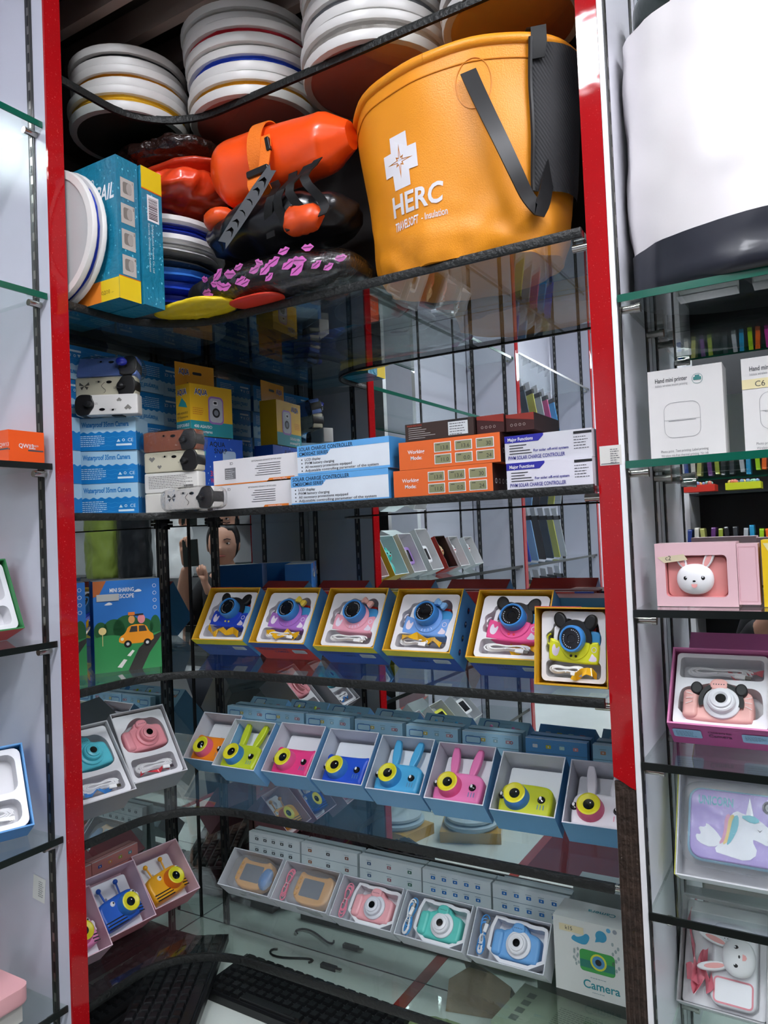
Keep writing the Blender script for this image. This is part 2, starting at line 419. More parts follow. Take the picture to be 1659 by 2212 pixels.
b = MB(PANEL); b.box(-.02, -.001, -1.645, -1.172, ZB, ZT)
for yy in (-1.21, -1.52): slot_strip(b, -.001, yy, ZB, ZT, '+x')
struct('wall_panel_bay', b)
b = MB(PANEL); b.box(-.02, -.001, -2.79, -1.685, ZB, ZT); struct('wall_panel_far', b)

# ---- glass shelves
def corner_shelf(z, label):
    t = thing('glass_shelf', label, 'shelf', T(0, 0, z), 'curved glass shelves of the corner cabinet')
    xl, yb = .213, -.2493; path = [(xl, -.472)]
    path.append((xl, -.40)); c = (xl+.155, yb-.13)
    for k in range(13):
        a = PI-PI/2*k/12; path.append((c[0]+.155*math.cos(a), c[1]+.13*math.sin(a)))
    path += [(1.0225, yb)]
    th = .009
    out = [(.0015, -.0015), (.0015, -.472)]+path+[(1.0225, -.0015)]
    b = MB(GLASS); n = len(out)
    L = [[Vector((x, y, 0)) for x, y in out]]; tt = tessellate_polygon(L)
    V = [(x, y, 0) for x, y in out]+[(x, y, -th) for x, y in out]
    F = []
    for q in tt:
        p = [Vector(V[i]) for i in q]; up = (p[1]-p[0]).cross(p[2]-p[0]).z > 0
        F.append(q if up else q[::-1]); F.append(tuple(i+n for i in (q[::-1] if up else q)))
    F += [(i, (i+1) % n, n+(i+1) % n, n+i) for i in range(n)]
    b.add(V, F); link('glass', b, t)
    b = MB(RUBBER); P3 = [(x, y, -th/2) for x, y in path]
    V = []; 
    for i, p in enumerate(P3):
        a = Vector(P3[max(0, i-1)]); c2 = Vector(P3[min(len(P3)-1, i+1)]); tg = (c2-a).normalized(); nn = Vector((-tg.y, tg.x, 0))*-1
        for u, w_ in ((-.002, -.0065), (.004, -.0065), (.0058, 0), (.004, .0065), (-.002, .0065)): V.append(Vector(p)+nn*u+Vector((0, 0, w_)))
    F = []
    for i in range(len(P3)-1):
        for k in range(5): j = (k+1) % 5; F.append((i*5+k, i*5+j, (i+1)*5+j, (i+1)*5+k))
    F += [(4, 3, 2, 1, 0), tuple((len(P3)-1)*5+k for k in range(5))]
    b.add(V, F); link('rubber_edging', b, t, sharp=60)
    b = MB(BLACK)
    for x, y, bx in ((.008, -.0897, (0, .022, -.0935, -.0860)), (.0777, -.008, (.074, .0815, -.022, 0))):
        b = MB(BLACK); b.lathe([(0, -.022), (.006, -.022), (.006, -.010), (0, -.010)], 12, 'z', (x, y, 0)); b.box(*bx, -.016, -.0095)
        link('support_clip', b, t)
    b = MB(CHROME); b.push(T(1.0235, -.222, -.0155) @ Rz(PI/2)); b.lathe([(0, 0), (.0055, 0), (.0055, .022), (0, .022)], 14, 'y'); b.pop(); link('support_pin', b, t)
SZ = [.798, .412, .0547, -.2391, -.4886, -.7509]
for z, l in zip(SZ, ('topmost curved glass shelf, carrying the stacks of folded buckets', 'curved glass shelf under the orange bucket and dry bags', 'curved glass shelf at eye level under the solar controller boxes',
        'curved glass shelf under the row of blue and red camera gift boxes', 'curved glass shelf under the row of pale blue camera boxes', 'lowest curved glass shelf, under the row of white camera boxes')): corner_shelf(z, l)
EDGEG = mt('#0f5a48', .15, var=0); EDGEK = mt('#0c1412', .3, var=0)
def flat_shelf(name_label, x0, x1, y0, y1, z, edge, side, group):
    """straight glass shelf; side = axis of the front edge"""
    t = thing('glass_shelf', name_label, 'shelf', T(x0, y0, z), group)
    X, Y = x1-x0, y1-y0; th = .008
    b = MB(GLASS); b.box(0, X, 0, Y, -th, 0); link('glass', b, t)
    b = MB(edge)
    if side == '-y': b.box(0, X, -.0025, .0, -th-.0015, .0008)
    else: b.box(X, X+.0025, 0, Y, -th-.0015, .0008)
    link('front_edge', b, t)
    for k, a in enumerate((.02, .19)):
        b = MB(CHROME)
        if side == '-y':
            b.push(T(0, a, -.0155) @ Rz(-PI/2)); b.lathe([(0, 0), (.0055, 0), (.0055, .02), (.0068, .02), (.0068, .026), (0, .026)], 14, 'y'); b.pop()
        else:
            b.lathe([(0, -.0), (.0055, -.0), (.0055, -.022), (0, -.022)], 14, 'y', (a, Y, -.0155)); link('support_pin', b, t); b = MB(CHROME); b.lathe([(0, 0), (.0055, 0), (.0055, .022), (0, .022)], 14, 'y', (a, 0, -.0155))
        link('support_pin', b, t)
    return t
RZ = [.3142, .0849, -.1178, -.3234, -.5236, -.735]
RN = ['topmost right-hand glass shelf with green edge, under the big white bag', 'right-hand glass shelf under the two hand printer boxes', 'right-hand glass shelf with dark edge under the pink rabbit box',
      'right-hand glass shelf under the magenta camera box', 'right-hand glass shelf under the unicorn tablet box', 'bottom right-hand glass shelf under the white rabbit-lens camera box']
for i, z in enumerate(RZ): flat_shelf(RN[i], 1.0625, 1.749, -.2325, -.0015, z, EDGEG if i < 2 else EDGEK, '-y', 'glass shelves right of the red post')
LZ = [.705, .418, .137, -.152, -.466, -.734]
LN = ['top left-hand glass shelf with green edge, empty', 'second left-hand glass shelf with green edge, empty beside the divider', 'left-hand glass shelf under the orange watch box',
      'left-hand glass shelf under the row of character cameras', 'left-hand glass shelf under the blue open gift box', 'lowest left-hand glass shelf under the tablet cameras']
for i, z in enumerate(LZ): flat_shelf(LN[i], .0015, .208, -1.648, -.5065, z, EDGEG if i < 2 else EDGEK, '+x', 'glass shelves left of the red post')
for i, z in enumerate((.743, .44, .149, -.157, -.45)):
    flat_shelf(('top', 'second', 'third', 'fourth', 'fifth')[i]+' glass shelf of the phone pouch bay, seen in the mirror', .0015, .205, -2.798, -1.682, z, EDGEK, '+x', 'glass shelves of the pouch bay')

# ---- cabinet on the other side of the aisle (only seen in the mirrors)
t = thing('display_cabinet', 'white framed display cabinet across the aisle, seen only in the mirrors', 'cabinet', T(.75, -2.25, -1.5))
b = MB(mt('#e6e6e8', .4)); b.box(0, .02, -.3, 0, 0, 2.7); b.box(1.15, 1.17, -.3, 0, 0, 2.7); b.box(3.2, 3.22, -.3, 0, 0, 2.7); link('side_panel', b, t)
b = MB(mt('#15171a', .5)); b.box(.02, 1.15, -.32, -.3, 0, 2.7); link('back_panel', b, t)
b = MB(mt('#dfe1e2', .4)); b.box(1.17, 3.2, -.32, -.3, 0, 2.7); link('back_panel', b, t)
b = MB(mt('#20282a', .25))
for z in (1.36, 1.62, 1.88, 1.1, .8): b.box(.02, 1.15, -.3, -.01, z-.008, z)
for z in (1.28, 1.82, .8): b.box(1.17, 3.2, -.3, -.01, z-.008, z)
link('shelf_board', b, t)

# ================================================================ FOLDED BUCKETS ON THE TOPMOST SHELF
RIMW = mt('#dddbd8', .35, var=.03)
def folded_bucket(label, x, y, z, r, fab, under=None, gap=.010, tilt=(0, 0), group=None, M=None, h1=.018, h2=.016):
    """a collapsed bucket: wide rim, folded cloth, base ring"""
    t = thing('folded_bucket', label, 'bucket', M or (T(x, y, z) @ Rz(R.random()*6) @ Rx(tilt[0]) @ Ry(tilt[1])), group)
    b = MB(RIMW)
    b.lathe([(r-.014, 0), (r-.002, 0), (r, .004), (r, h1-.003), (r-.003, h1), (r-.014, h1)], 40, 'z'); link('base_ring', b, t)
    b = MB(mt(under or '#cfc9c4', .5)); b.lathe([(0, .002), (r-.01, .002), (r-.01, .005)], 36, 'z'); link('bottom', b, t)
    b = MB(mt(fab, .55, bump=.4, bs=60)); V = []
    pr = []
    for k in range(5): pr.append((r-.006-.004*(k % 2), h1+gap*k/4))
    n = 40; Vv = []; F = []
    for k, (rr, hh) in enumerate(pr):
        for i in range(n):
            a = 2*PI*i/n; q = rr+.0035*noise.noise(Vector((math.cos(a)*4, math.sin(a)*4, k+x*30))); Vv.append((q*math.cos(a), q*math.sin(a), hh))
    for k in range(4):
        for i in range(n): j = (i+1) % n; F.append((k*n+i, k*n+j, (k+1)*n+j, (k+1)*n+i))
    b.add(Vv, F); link('folded_cloth', b, t)
    b = MB(RIMW); z0 = h1+gap
    b.lathe([(r-.016, z0), (r+.001, z0), (r+.003, z0+.004), (r+.003, z0+h2-.003), (r, z0+h2), (r-.016, z0+h2), (r-.016, z0)], 40, 'z'); link('rim', b, t)
    return z0+h2
def stack(x, y, r, cols, under, nm, z0=.7985):
    z = z0
    for i, c in enumerate(cols):
        pos = 'at the bottom of' if i == 0 else ('on top of' if i == len(cols)-1 else '%s up in' % ('second', 'third', 'fourth', 'fifth')[i-1])
        z += folded_bucket('folded white bucket with %s cloth, %s the %s' % (c[1], pos, nm), x+R.uniform(-.006, .006), y+R.uniform(-.006, .006), z, r+R.uniform(-.003, .002), c[0],
                           under, group='folded buckets stacked on the topmost shelf', gap=c[2] if len(c) > 2 else .008)+.0006
BL, YE, RD, WH, GY = ('#2a50c0', 'blue'), ('#e2a828', 'yellow'), ('#c02838', 'red'), ('#b8b4ae', 'white'), ('#3a3c40', 'black')
stack(.150, -.262, .112, [('#e2b428', 'yellow', .012), ('#e0a02a', 'orange-yellow', .006), ('#35373a', 'black', .006)], '#33352f', 'stack by the left post')
stack(.374, -.158, .127, [('#e2a828', 'yellow', .008), BL+(.010,), RD+(.008,), WH+(.006,)], '#c4776a', 'four-bucket stack left of centre')
stack(.648, -.146, .130, [WH+(.014,), ('#8a8c90', 'grey', .01), YE+(.008,), WH+(.01,), GY+(.01,)], '#c87a6e', 'tall stack right of centre')
stack(.900, -.150, .110, [GY+(.008,), YE+(.008,), WH+(.01,)], '#c0784a', 'stack behind the orange bucket')

# ================================================================ ORANGE INSULATION BUCKET
OR = mt('#f29a1c', .42, bump=.12, bs=500, var=.05, vs=6)
Z2 = .4125
bk = thing('camping_bucket', 'large orange fabric bucket with black carry strap standing on the upper glass shelf', 'bucket', T(.812, -.150, Z2))
HB = .290
def bk_pt(th, v, o=0):
    """point of the cloth at angle th (0 faces the aisle, + to the right) and height share v"""
    th = (th+PI) % (2*PI)-PI
    rx = .158+.034*v**1.1+o; ry = .118+.026*v+o
    wr = .0055*noise.noise(Vector((th*2.2, v*3.1, 1.3)))+.010*noise.noise(Vector((th*4.5, v*9, 5.1)))*max(0, 1-v*2.6)
    rx += wr; ry += wr
    z = v*HB+.006*math.sin(th+.2)*v
    if v < .12: k = (1-v/.12)**2; rx -= .008*k; ry -= .008*k
    sq = 1-.06*max(0, math.cos(2*th-1))*(1-v)
    return Vector((rx*math.sin(th)*sq, -ry*math.cos(th)*sq, z))
b = MB(OR); n, m_ = 96, 40; V = []; F = []
for j in range(m_+1):
    for i in range(n): V.append(bk_pt(2*PI*i/n, j/m_))
for j in range(m_):
    for i in range(n): k = (i+1) % n; F.append((j*n+i, j*n+k, (j+1)*n+k, (j+1)*n+i))
F.append(tuple(range(n))[::-1]); b.add(V, F)
b.W = lambda p: bk_pt(p.x/.19, p.z/HB, -p.y+.0006)
link('cloth_body', b, bk, sharp=50)
b = MB(OR); b.tube([bk_pt(2*PI*i/64, 1, -.002)+Vector((0, 0, .004)) for i in range(65)], .0085, 10, False); link('rim', b, bk)
b = MB(mt('#e08a14', .5)); b.tube([bk_pt(2*PI*i/80, .925, .0008) for i in range(81)], .0011, 5, False); link('seam', b, bk)
def curved(b): b.W = lambda p: bk_pt(p.x/.19, p.z/HB, .0012-p.y*.5); return b
def sub_text(b, t, x, z, h, **k): b.text(t, x, z, h, **k)
b = curved(MB(mt('#e8e6ea', .4)))
th0 = -.052
b.push(T(0, 0, 0))
sub_text(b, 'HERC', th0-.044, .085, .029, y=0, bold=.025, shear=.15, wd=.112)
sub_text(b, 'TRAVELSOFT', th0-.044, .063, .013, y=0, bold=.02, shear=.2, wd=.058)
sub_text(b, '- Insulation', th0+.020, .064, .0105, y=0, bold=.012, wd=.052)
b.pop(); link('lettering', b, bk)
b = curved(MB(mt('#e8e6ea', .4)))
cx, cz, a_, l_ = th0-.010, .163, .0175, .041
out = [(-a_, -l_), (a_, -l_), (a_, -a_), (l_*.85, -a_), (l_*.85, a_), (a_, a_), (a_, l_), (-a_, l_), (-a_, a_), (-l_*.85, a_), (-l_*.85, -a_), (-a_, -a_)]
star = []
for k in range(16):
    rr = (.027, .0045, .0115, .0045)[k % 4] if k % 2 == 0 else .0065
    a = PI/2+2*PI*k/16; star.append((cx+rr*math.cos(a), cz+rr*math.sin(a)))
def ring(o, s_): return [(cx+x*s_, cz+z*s_) for x, z in o]
b.poly(ring(out, 1), 0, [[p for p in star][::-1]])
star2 = [(cx+(x-cx)*.62, cz+(z-cz)*.62) for x, z in star]; b.poly(star2, 0)
link('cross_emblem', b, bk)
# seam ring round the strap patch
b = MB(mt('#e08a14', .5)); b.tube([bk_pt(.40+.15*math.cos(a), .82+.12*math.sin(a), .0007) for a in [2*PI*k/40 for k in range(41)]], .0008, 4, False); link('strap_patch', b, bk)
b = MB(BLACK); pts = []
for k in range(30):
    u = k/29; th = .36+u*.80; v = .87-.72*math.sin(min(1, u*1.25)*PI/2)**1.0*(1 if u < .8 else 1)+(.0 if u < .72 else (u-.72)*1.0)
    pts.append(bk_pt(th, max(.12, v), .006+.028*math.sin(u*PI)))
sd = [ (pts[min(i+1, 29)]-pts[max(0, i-1)]).cross(Vector((pts[i].x, pts[i].y, 0)).normalized()) for i in range(30)]
b.strip([tuple(p) for p in pts], .024, .0022, side=[tuple(s) for s in sd]); link('carry_strap', b, bk, sharp=60)
b = MB(weave_mat('black_mesh', '#232326')); V = []; F = []
for j in range(13):
    v = .28+.70*j/12; wl = .86+.12*(1-v); 
    for i in range(9): th = wl+.75*i/8; V.append(bk_pt(th, v, .006+.010*math.sin(PI*i/8)))
for j in range(12):
    for i in range(8): F.append((j*9+i, j*9+i+1, (j+1)*9+i+1, (j+1)*9+i))
b.add(V, F); link('mesh_pocket', b, bk)
b = MB(BLACK); b.tube([bk_pt(.86+.12*(1-v), v, .008) for v in [.28+.72*k/16 for k in range(17)]], .0035, 6); 
b.strip([bk_pt(.92, v, o) for v, o in ((.90, .012), (.97, .014), (1.05, .008), (1.07, -.004), (1.03, -.016), (.95, -.02))], .022, .002, side=(1, .3, 0)); link('pocket_binding', b, bk)

# ================================================================ UPPER SHELF, LEFT HALF
BOXB = mt('#1c7f9e', .3, bump=.25, bs=110, var=.22, vs=30, coat=.3); BOXY = mt('#e8c820', .35); ORG = mt('#e8862a', .35)
def drops(b, x0, x1, z0, z1, n, seed):
    q = random.Random(seed); b.m(mt('#6fc4dc', .15, var=0))
    for _ in range(n):
        r_ = q.uniform(.0006, .0018); b.poly(circ(q.uniform(x0+.003, x1-.003), q.uniform(z0+.003, z1-.003), r_, 8, r_*1.2), -.0003)
# water pail box A: narrow face +x, wide face -y
t = thing('packing_box', 'tall teal box printed PAIL with four step pictures, left of its twin', 'box', T(.300, -.435, Z2))
b = MB(BOXB); W_, D_, H_ = .225, .046, .243
b.box(-W_, 0, 0, D_, 0, H_)
b.push(T(-W_, 0, 0)); drops(b, 0, W_, .04, H_, 90, 1); b.m(BOXY).rect(0, W_, 0, .036, -.0003); b.m(ORG).rect(0, W_*.8, 0, .036, -.0005)
b.m(WHITE).text('PAIL', W_-.052, .172, .026, bold=.02, shear=.3, wd=.046); b.text('WATER', W_-.115, .172, .022, bold=.02, shear=.3, wd=.06); b.text('ведро', W_-.10, .202, .016, wd=.045)
b.m(mt('#6a4a10', .5)).text('отдыха, походов ...', W_-.014, .012, .008, 'R', wd=.085); b.pop()
b.push(Rz(PI/2)); drops(b, 0, D_, .04, H_, 40, 2); b.m(BOXY).rect(0, D_, 0, .038, -.0003); b.m(mt('#d2611e', .4)).rect(0, D_, .038, .0395, -.0004)
for k in range(4):
    z = .190-k*.044; b.m(mt('#b9b4ae', .5)).rect(.008, .037, z-.016, z+.018, -.0005)
    b.m(mt('#7d7973', .5)).poly(rrect(.013, .031, z-.008, z+.012, .004), -.0007); b.m(mt('#a5a09a', .5)).poly(circ(.026, z+.002, .006, 14, .010), -.0009); b.m(BLACK).text('1234'[k], .033, z+.011, .0045, y=-.001)
b.pop(); link('carton', b, t)
t = thing('packing_box', 'tall teal box with yellow top and barcode, right of the box with step pictures', 'box', T(.305, -.386, Z2))
b = MB(BOXB); b.box(-W_, 0, 0, D_, 0, H_)
b.push(Rz(PI/2)); drops(b, 0, D_, 0, .20, 70, 3); b.m(BOXY).rect(0, D_, .205, H_, -.0003); b.m(mt('#d2611e', .4)).rect(0, D_, .203, .205, -.0004)
b.m(WHITE).rect(.012, .038, .150, .196, -.0005); b.m(BLACK)
z = .154
while z < .192: h = R.uniform(.0006, .002); b.rect(.015, .035, z, z+h, -.0007); z += h+R.uniform(.0008, .0018)
b.m(mt('#cfe6ee', .5)).push(T(.021, 0, .145) @ Ry(PI/2)); b.text('Fishing Bucket Portable Co., Ltd', 0, 0, .004, wd=.085); b.text('Бассейн, производство Компания', 0, -.008, .004, wd=.085); b.pop()
b.pop(); link('carton', b, t)
# round grey folded bucket standing on its edge in front of the teal box
t = folded_bucket('round grey folded bucket with blue band standing on edge before the teal box', 0, 0, 0, .118, '#2440b0', '#b9bcbc', gap=.007,
                  M=T(.166, -.4700, Z2+.1195) @ Rx(-PI/2) @ T(0, 0, -.0005), h1=.011, h2=.010)
# pile of folded buckets behind
z = Z2
for i, (c, nm, u) in enumerate((('#55585c', 'dark grey', 0), ('#1c2f9a', 'navy', 0), ('#2448b8', 'royal blue', 0), ('#3a78c8', 'light blue', 0), ('#3a3c3e', 'charcoal', 0), ('#e0e0e0', 'pale', 0), ('#2036a8', 'bright blue', 0))):
    t = thing('folded_bucket', 'flat folded %s bucket in the pile behind the teal boxes' % nm, 'bucket', T(.175+R.uniform(-.006, .006), -.220, z), 'folded buckets piled on the upper glass shelf')
    hh = .026 if i < 4 else .022
    b = MB(mt(c, .4, bump=.5, bs=40)); V = []; F = []
    pr = [(0, 0), (.095, 0), (.118, .006), (.112, .012), (.120, hh-.008), (.10, hh-.001), (0, hh)]; n = 40
    for k, (rr, h) in enumerate(pr):
        for j in range(n): a = 2*PI*j/n; q = rr*(1+.04*noise.noise(Vector((math.cos(a)*2.5, math.sin(a)*2.5, i*5+k*.3)))); V.append((q*math.cos(a), q*math.sin(a), h))
    for k in range(len(pr)-1):
        for j in range(n): l = (j+1) % n; F.append((k*n+j, k*n+l, (k+1)*n+l, (k+1)*n+j))
    b.add(V, F); link('folded_cloth', b, t)
    if i >= 5:
        b = MB(mt('#e9e9ea', .3)); b.lathe([(.105, hh-.003), (.119, hh-.003), (.125, hh+.002), (.123, hh+.012), (.112, hh+.013), (.105, hh+.01), (.105, hh-.003)], 40, 'z'); link('rim', b, t); hh += .013
    z += hh+.0005
# soft goods
def soft(name, label, cat, c, r, col, amp=.012, fs=9, seed=0, e=.8, rough=.35, flat=0, yaw=0, lean=0, group=None, nu=48, nv=32, bump=.2, bs=30, rg=.5):
    t = thing(name, label, cat, T(*c) @ Rz(yaw) @ Ry(lean), group)
    b = MB(col if not isinstance(col, str) else mt(col, rough, bump=bump, bs=bs, var=.08, coat=.25))
    b.sph((0, 0, 0), r, nu, nv, e, amp, fs, seed, flat=(-r[2]*flat if flat else None), rg=rg); link('cloth_body', b, t, sharp=80); return t
NEON = mt('#ff5416', .32, bump=.15, bs=25, var=.04, coat=.3)
soft('dry_bag', 'crumpled red-orange dry bag folded on top of the bucket pile', 'bag', (.222, -.235, .668), (.112, .083, .030), mt('#e8461e', .3, bump=.3, bs=25, coat=.4), .012, 18, 3, nu=72, nv=48, rg=1.0)
t = soft('dry_bag', 'second crumpled orange bag peeking out under clear plastic at the back', 'bag', (.215, -.20, .717), (.13, .08, .013), mt('#c23a1e', .3, bump=.3, bs=25, coat=.4), .005, 20, 8)
soft('plastic_bag', 'crinkled black plastic bag lying above the orange folded bags', 'bag', (.185, -.21, .758), (.125, .080, .021), mt('#2a1a16', .12, bump=1, bs=60, coat=.8), .009, 24, 5, nu=72, nv=48, rg=1.0)
# big orange dry bag with strap
t = thing('dry_bag', 'bright orange rolled dry bag with orange buckle strap, beside the big bucket', 'bag', T(.485, -.235, .668) @ Rz(.10) @ Ry(.0))
b = MB(NEON); V = []; F = []; n = 40; L = 30
for k in range(L+1):
    u = k/L; x = -.135+.285*u; r_ = (.062-.010*u)*min(1, (math.sin(min(1, (u+.03)*5)*PI/2)))*(1 if u < .85 else 1-.5*(u-.85)/.15)
    if u < .02: r_ *= .75
    for i in range(n):
        a = 2*PI*i/n; q = 1+.09*noise.noise(Vector((x*9, math.cos(a)*1.6, math.sin(a)*1.6)))+.16*max(0, u-.5)*noise.noise(Vector((x*22, math.cos(a)*3, math.sin(a)*3)))
        V.append((x, r_*q*math.cos(a)*.9, r_*q*math.sin(a)*(1.05-.15*u)+.010*u))
for k in range(L):
    for i in range(n): j = (i+1) % n; F.append((k*n+i, k*n+j, (k+1)*n+j, (k+1)*n+i)[::-1])
F += [tuple(range(n)), tuple(L*n+i for i in range(n))[::-1]]
b.add(V, F); link('cloth_body', b, t, sharp=50)
b = MB(mt('#f47a16', .6, bump=.2, bs=400)); ring_ = [(-.012+.004*math.sin(a), -.0615*math.sin(a)*.98, .067*math.cos(a)+.002) for a in [-.2+PI*1.15*k/20 for k in range(21)]]
b.strip(ring_, .028, .002, side=(1, 0, 0)); b.strip([(.012, -.055, .02), (.017, -.060, 0), (.015, -.064, -.03), (.008, -.064, -.055)], .02, .002, side=(1, 0, 0))
b.strip([(-.005, -.066, -.052), (-.004, -.068, -.066), (-.002, -.064, -.078)], .028, .002, side=(1, 0, 0)); link('strap', b, t, sharp=60)
b = MB(mt('#181818', .3)); b.push(T(.004, -.068, -.046) @ Ry(-.12)); b.prism(rrect(-.022, .022, -.006, .006, .003), -.004, .004, .0015); b.pop(); link('buckle', b, t); b = MB(mt('#181818', .3))
b.push(T(.022, -.062, .0) @ Ry(1.4)); b.prism(rrect(-.012, .012, -.004, .004, .002), -.003, .003, .001); b.pop(); link('buckle', b, t)
# black orange dry bag with grey moulded handle
t = soft('dry_bag', 'black and orange dry bag with a grey slotted handle, under the bright orange bag', 'bag', (.480, -.22, .553), (.155, .078, .040), mt('#17171b', .32, bump=.25, bs=20, coat=.2), .010, 13, 12, .85, nu=72, nv=48, rg=.9)
b = MB(mt('#e8521c', .35)); b.sph((-.105, -.030, .030), (.035, .045, .020), 20, 12, .9, .006, 20, 4); link('orange_panel', b, t); b = MB(mt('#e8521c', .35)); b.sph((.088, -.062, -.026), (.036, .022, .022), 20, 12, .9, .010, 24, 9); link('orange_panel', b, t)
b = MB(mt('#55575a', .5)); b.push(T(.0, -.092, .008) @ Ry(-.72))
o = [(-.078, -.012), (-.070, -.004), (-.078, .012), (-.03, .014), (.03, .014), (.078, .010), (.072, 0), (.078, -.010), (.03, -.014), (-.03, -.014)]
hs = []
for k, xx in enumerate((-.052, -.033, -.012, .010, .030, .048)):
    w_ = (.008, .006, .003, .003, .006, .008)[k]; hs.append([(xx-w_*.6, -.009), (xx+w_, -.004), (xx+w_*1.1, .004), (xx-w_*.6, .010), (xx+w_*.2, .003), (xx+w_*.2, -.003)])
b.hole_plate(o, [h for h in hs], -.004, .006, mt('#0a0a0a', .6)); b.pop(); link('grip_handle', b, t)
b = MB(BLACK)
for s_ in range(4):
    pts = [(.04+.03*s_+.012*math.sin(k*.7+s_), -.082+.012*math.cos(k*.9), .05-.012*k+.004*s_) for k in range(9)]; b.strip(pts, .016, .0018, side=(1, .2, .2))
link('webbing', b, t)
# lips pouch
t = soft('toiletry_bag', 'black pouch printed with pink lips, wrapped in clear plastic, under the dry bags', 'bag', (.478, -.215, .450), (.168, .085, .032), mt('#111013', .25, bump=.3, bs=30, coat=.7), .006, 12, 21, .75)
b = MB(mt('#c860b0', .35)); q = random.Random(5)
for k in range(26):
    x = -.155+.31*(k+.5)/26+q.uniform(-.006, .006); zz = (-.016, .004, .018, -.004)[k % 4]+q.uniform(-.005, .005); yy = -.0925*(1-abs(x/.190)**3.6)-.004
    b.push(T(x, yy, zz) @ Rz(x*1.6) @ Ry(q.uniform(-.6, .6))); s_ = q.uniform(.010, .0155)
    b.poly([(-s_, 0), (-s_*.4, s_*.5), (0, s_*.3), (s_*.4, s_*.5), (s_, 0), (s_*.3, -s_*.55), (-s_*.3, -s_*.55)], 0); b.c0 = b.c; b.m(mt('#6a2a5c', .5)); b.rect(-s_*.7, s_*.7, -.0006, .0006, -.0006); b.m(mt('#c860b0', .35)); b.pop()
link('lips_print', b, t)
b = MB(FILM); b.sph((0, -.002, .002), (.172, .094, .036), 40, 24, .75, .006, 20, 33); link('plastic_wrap', b, t)
soft('folded_bag', 'yellow folded bag lying flat under the black straps at the shelf edge', 'bag', (.325, -.285, .4225), (.085, .045, .009), mt('#e3c51e', .35, bump=.2, bs=30), .004, 30, 41, nu=72, nv=24, rg=1)
soft('folded_bag', 'red folded pouch edge sticking out below the lips pouch', 'bag', (.455, -.268, .418), (.055, .03, .0048), mt('#e03a24', .35), .0006, 16, 43)
soft('folded_bag', 'crumpled black cloth between the blue folded buckets and the lips pouch', 'bag', (.345, -.262, .452), (.045, .03, .022), mt('#0e0e10', .6), .010, 22, 47)
soft('folded_bag', 'black folded bag lying at the back beside the big orange bucket', 'bag', (.56, -.06, .432), (.07, .05, .019), mt('#121214', .5), .006, 14, 49)

# ================================================================ SHELF AT EYE LEVEL
Z3 = .0552
WB1, WB2, WPK = mt('#0f7cc4', .4, var=.08), mt('#a9cfe6', .4), mt('#0c5ea8', .4)
def wave(x0, x1, z, a, k, ph=0, n=40): return [(x0+(x1-x0)*i/n, z+a*math.sin(ph+(x0+(x1-x0)*i/n)*k)) for i in range(n+1)]
def wave_face(b, W_, H_, flip=False, full=True):
    """print of the waterproof camera box on the xz face, origin at lower left"""
    if flip: b.push(T(W_, 0, H_) @ Ry(PI))
    b.m(WB2).rect(0, W_, 0, H_, -.0002)
    tp = wave(0, W_, H_*.56, .0016, 420); b.m(WB1).poly([(0, 0), (W_, 0)]+tp[::-1], -.0004)
    b.m(WB1).text('Waterproof 35mm Camera', W_*.13, H_*.73, H_*.15, bold=.032, wd=W_*.76, y=-.0004)
    b.m(mt('#4ba3da', .4, var=0))
    for k in range(3):
        a1 = wave(W_*.04, W_*.97, H_*(.14+.13*k), .0011, 420, k); V = a1+[(x, z+.0004) for x, z in a1[::-1]]; b.poly(V, -.0005)
    b.m(mt('#d6ecf6', .4, var=0)).bars(W_*.1, W_*.5, H_*.44, .0016, 5, -.0006, 6, H_*.06)
    if full:
        b.text('CE', W_*.87, H_*.25, H_*.1, y=-.0006); b.poly(circ(W_*.80, H_*.30, .0026, 12), -.0006, [circ(W_*.80, H_*.30, .0016, 10)]); b.poly([(W_*.69, H_*.25), (W_*.75, H_*.25), (W_*.72, H_*.34)], -.0006); b.rect(W_*.68, W_*.93, H_*.13, H_*.19, -.0006)
    if flip: b.pop()
def wbox(label, M, W_=.118, D_=.07, H_=.0615, flip=False, grp='blue and white waterproof camera boxes'):
    t = thing('camera_box', label, 'box', M, grp)
    b = MB(WB2); b.box(0, W_, 0, D_, 0, H_); wave_face(b, W_, H_, flip)
    b.push(Rz(-PI/2) @ T(-D_, 0, 0)); b.m(WB1).poly([(0, 0), (D_, 0)]+wave(0, D_, H_*.56, .0016, 420)[::-1], -.0004); b.m(WB1).text('ra', D_*.8, H_*.75, H_*.13, y=-.0004, bold=.015); b.pop()
    b.push(T(W_, 0, 0) @ Rz(PI/2)); b.m(WB1).poly([(0, 0), (D_, 0)]+wave(0, D_, H_*.56, .0016, 420)[::-1], -.0004); b.pop()
    link('carton', b, t); return t
a0 = math.atan2(.06, .1)
for k in range(3):
    z = Z3+k*.0622
    wbox('waterproof 35mm camera box, %s of the front pile of three' % ('bottom one', 'middle one', 'top one')[k], T(.078+.0012*k*0, -.364, z) @ Rz(a0+(.0, .015, -.02)[k]))
    wbox('waterproof 35mm camera box half hidden by the left red post, %s in its pile' % ('lowest', 'middle', 'highest')[k], T(.0045+.0, -.440, z) @ Rz(a0*.2), W_=.10, D_=.065)
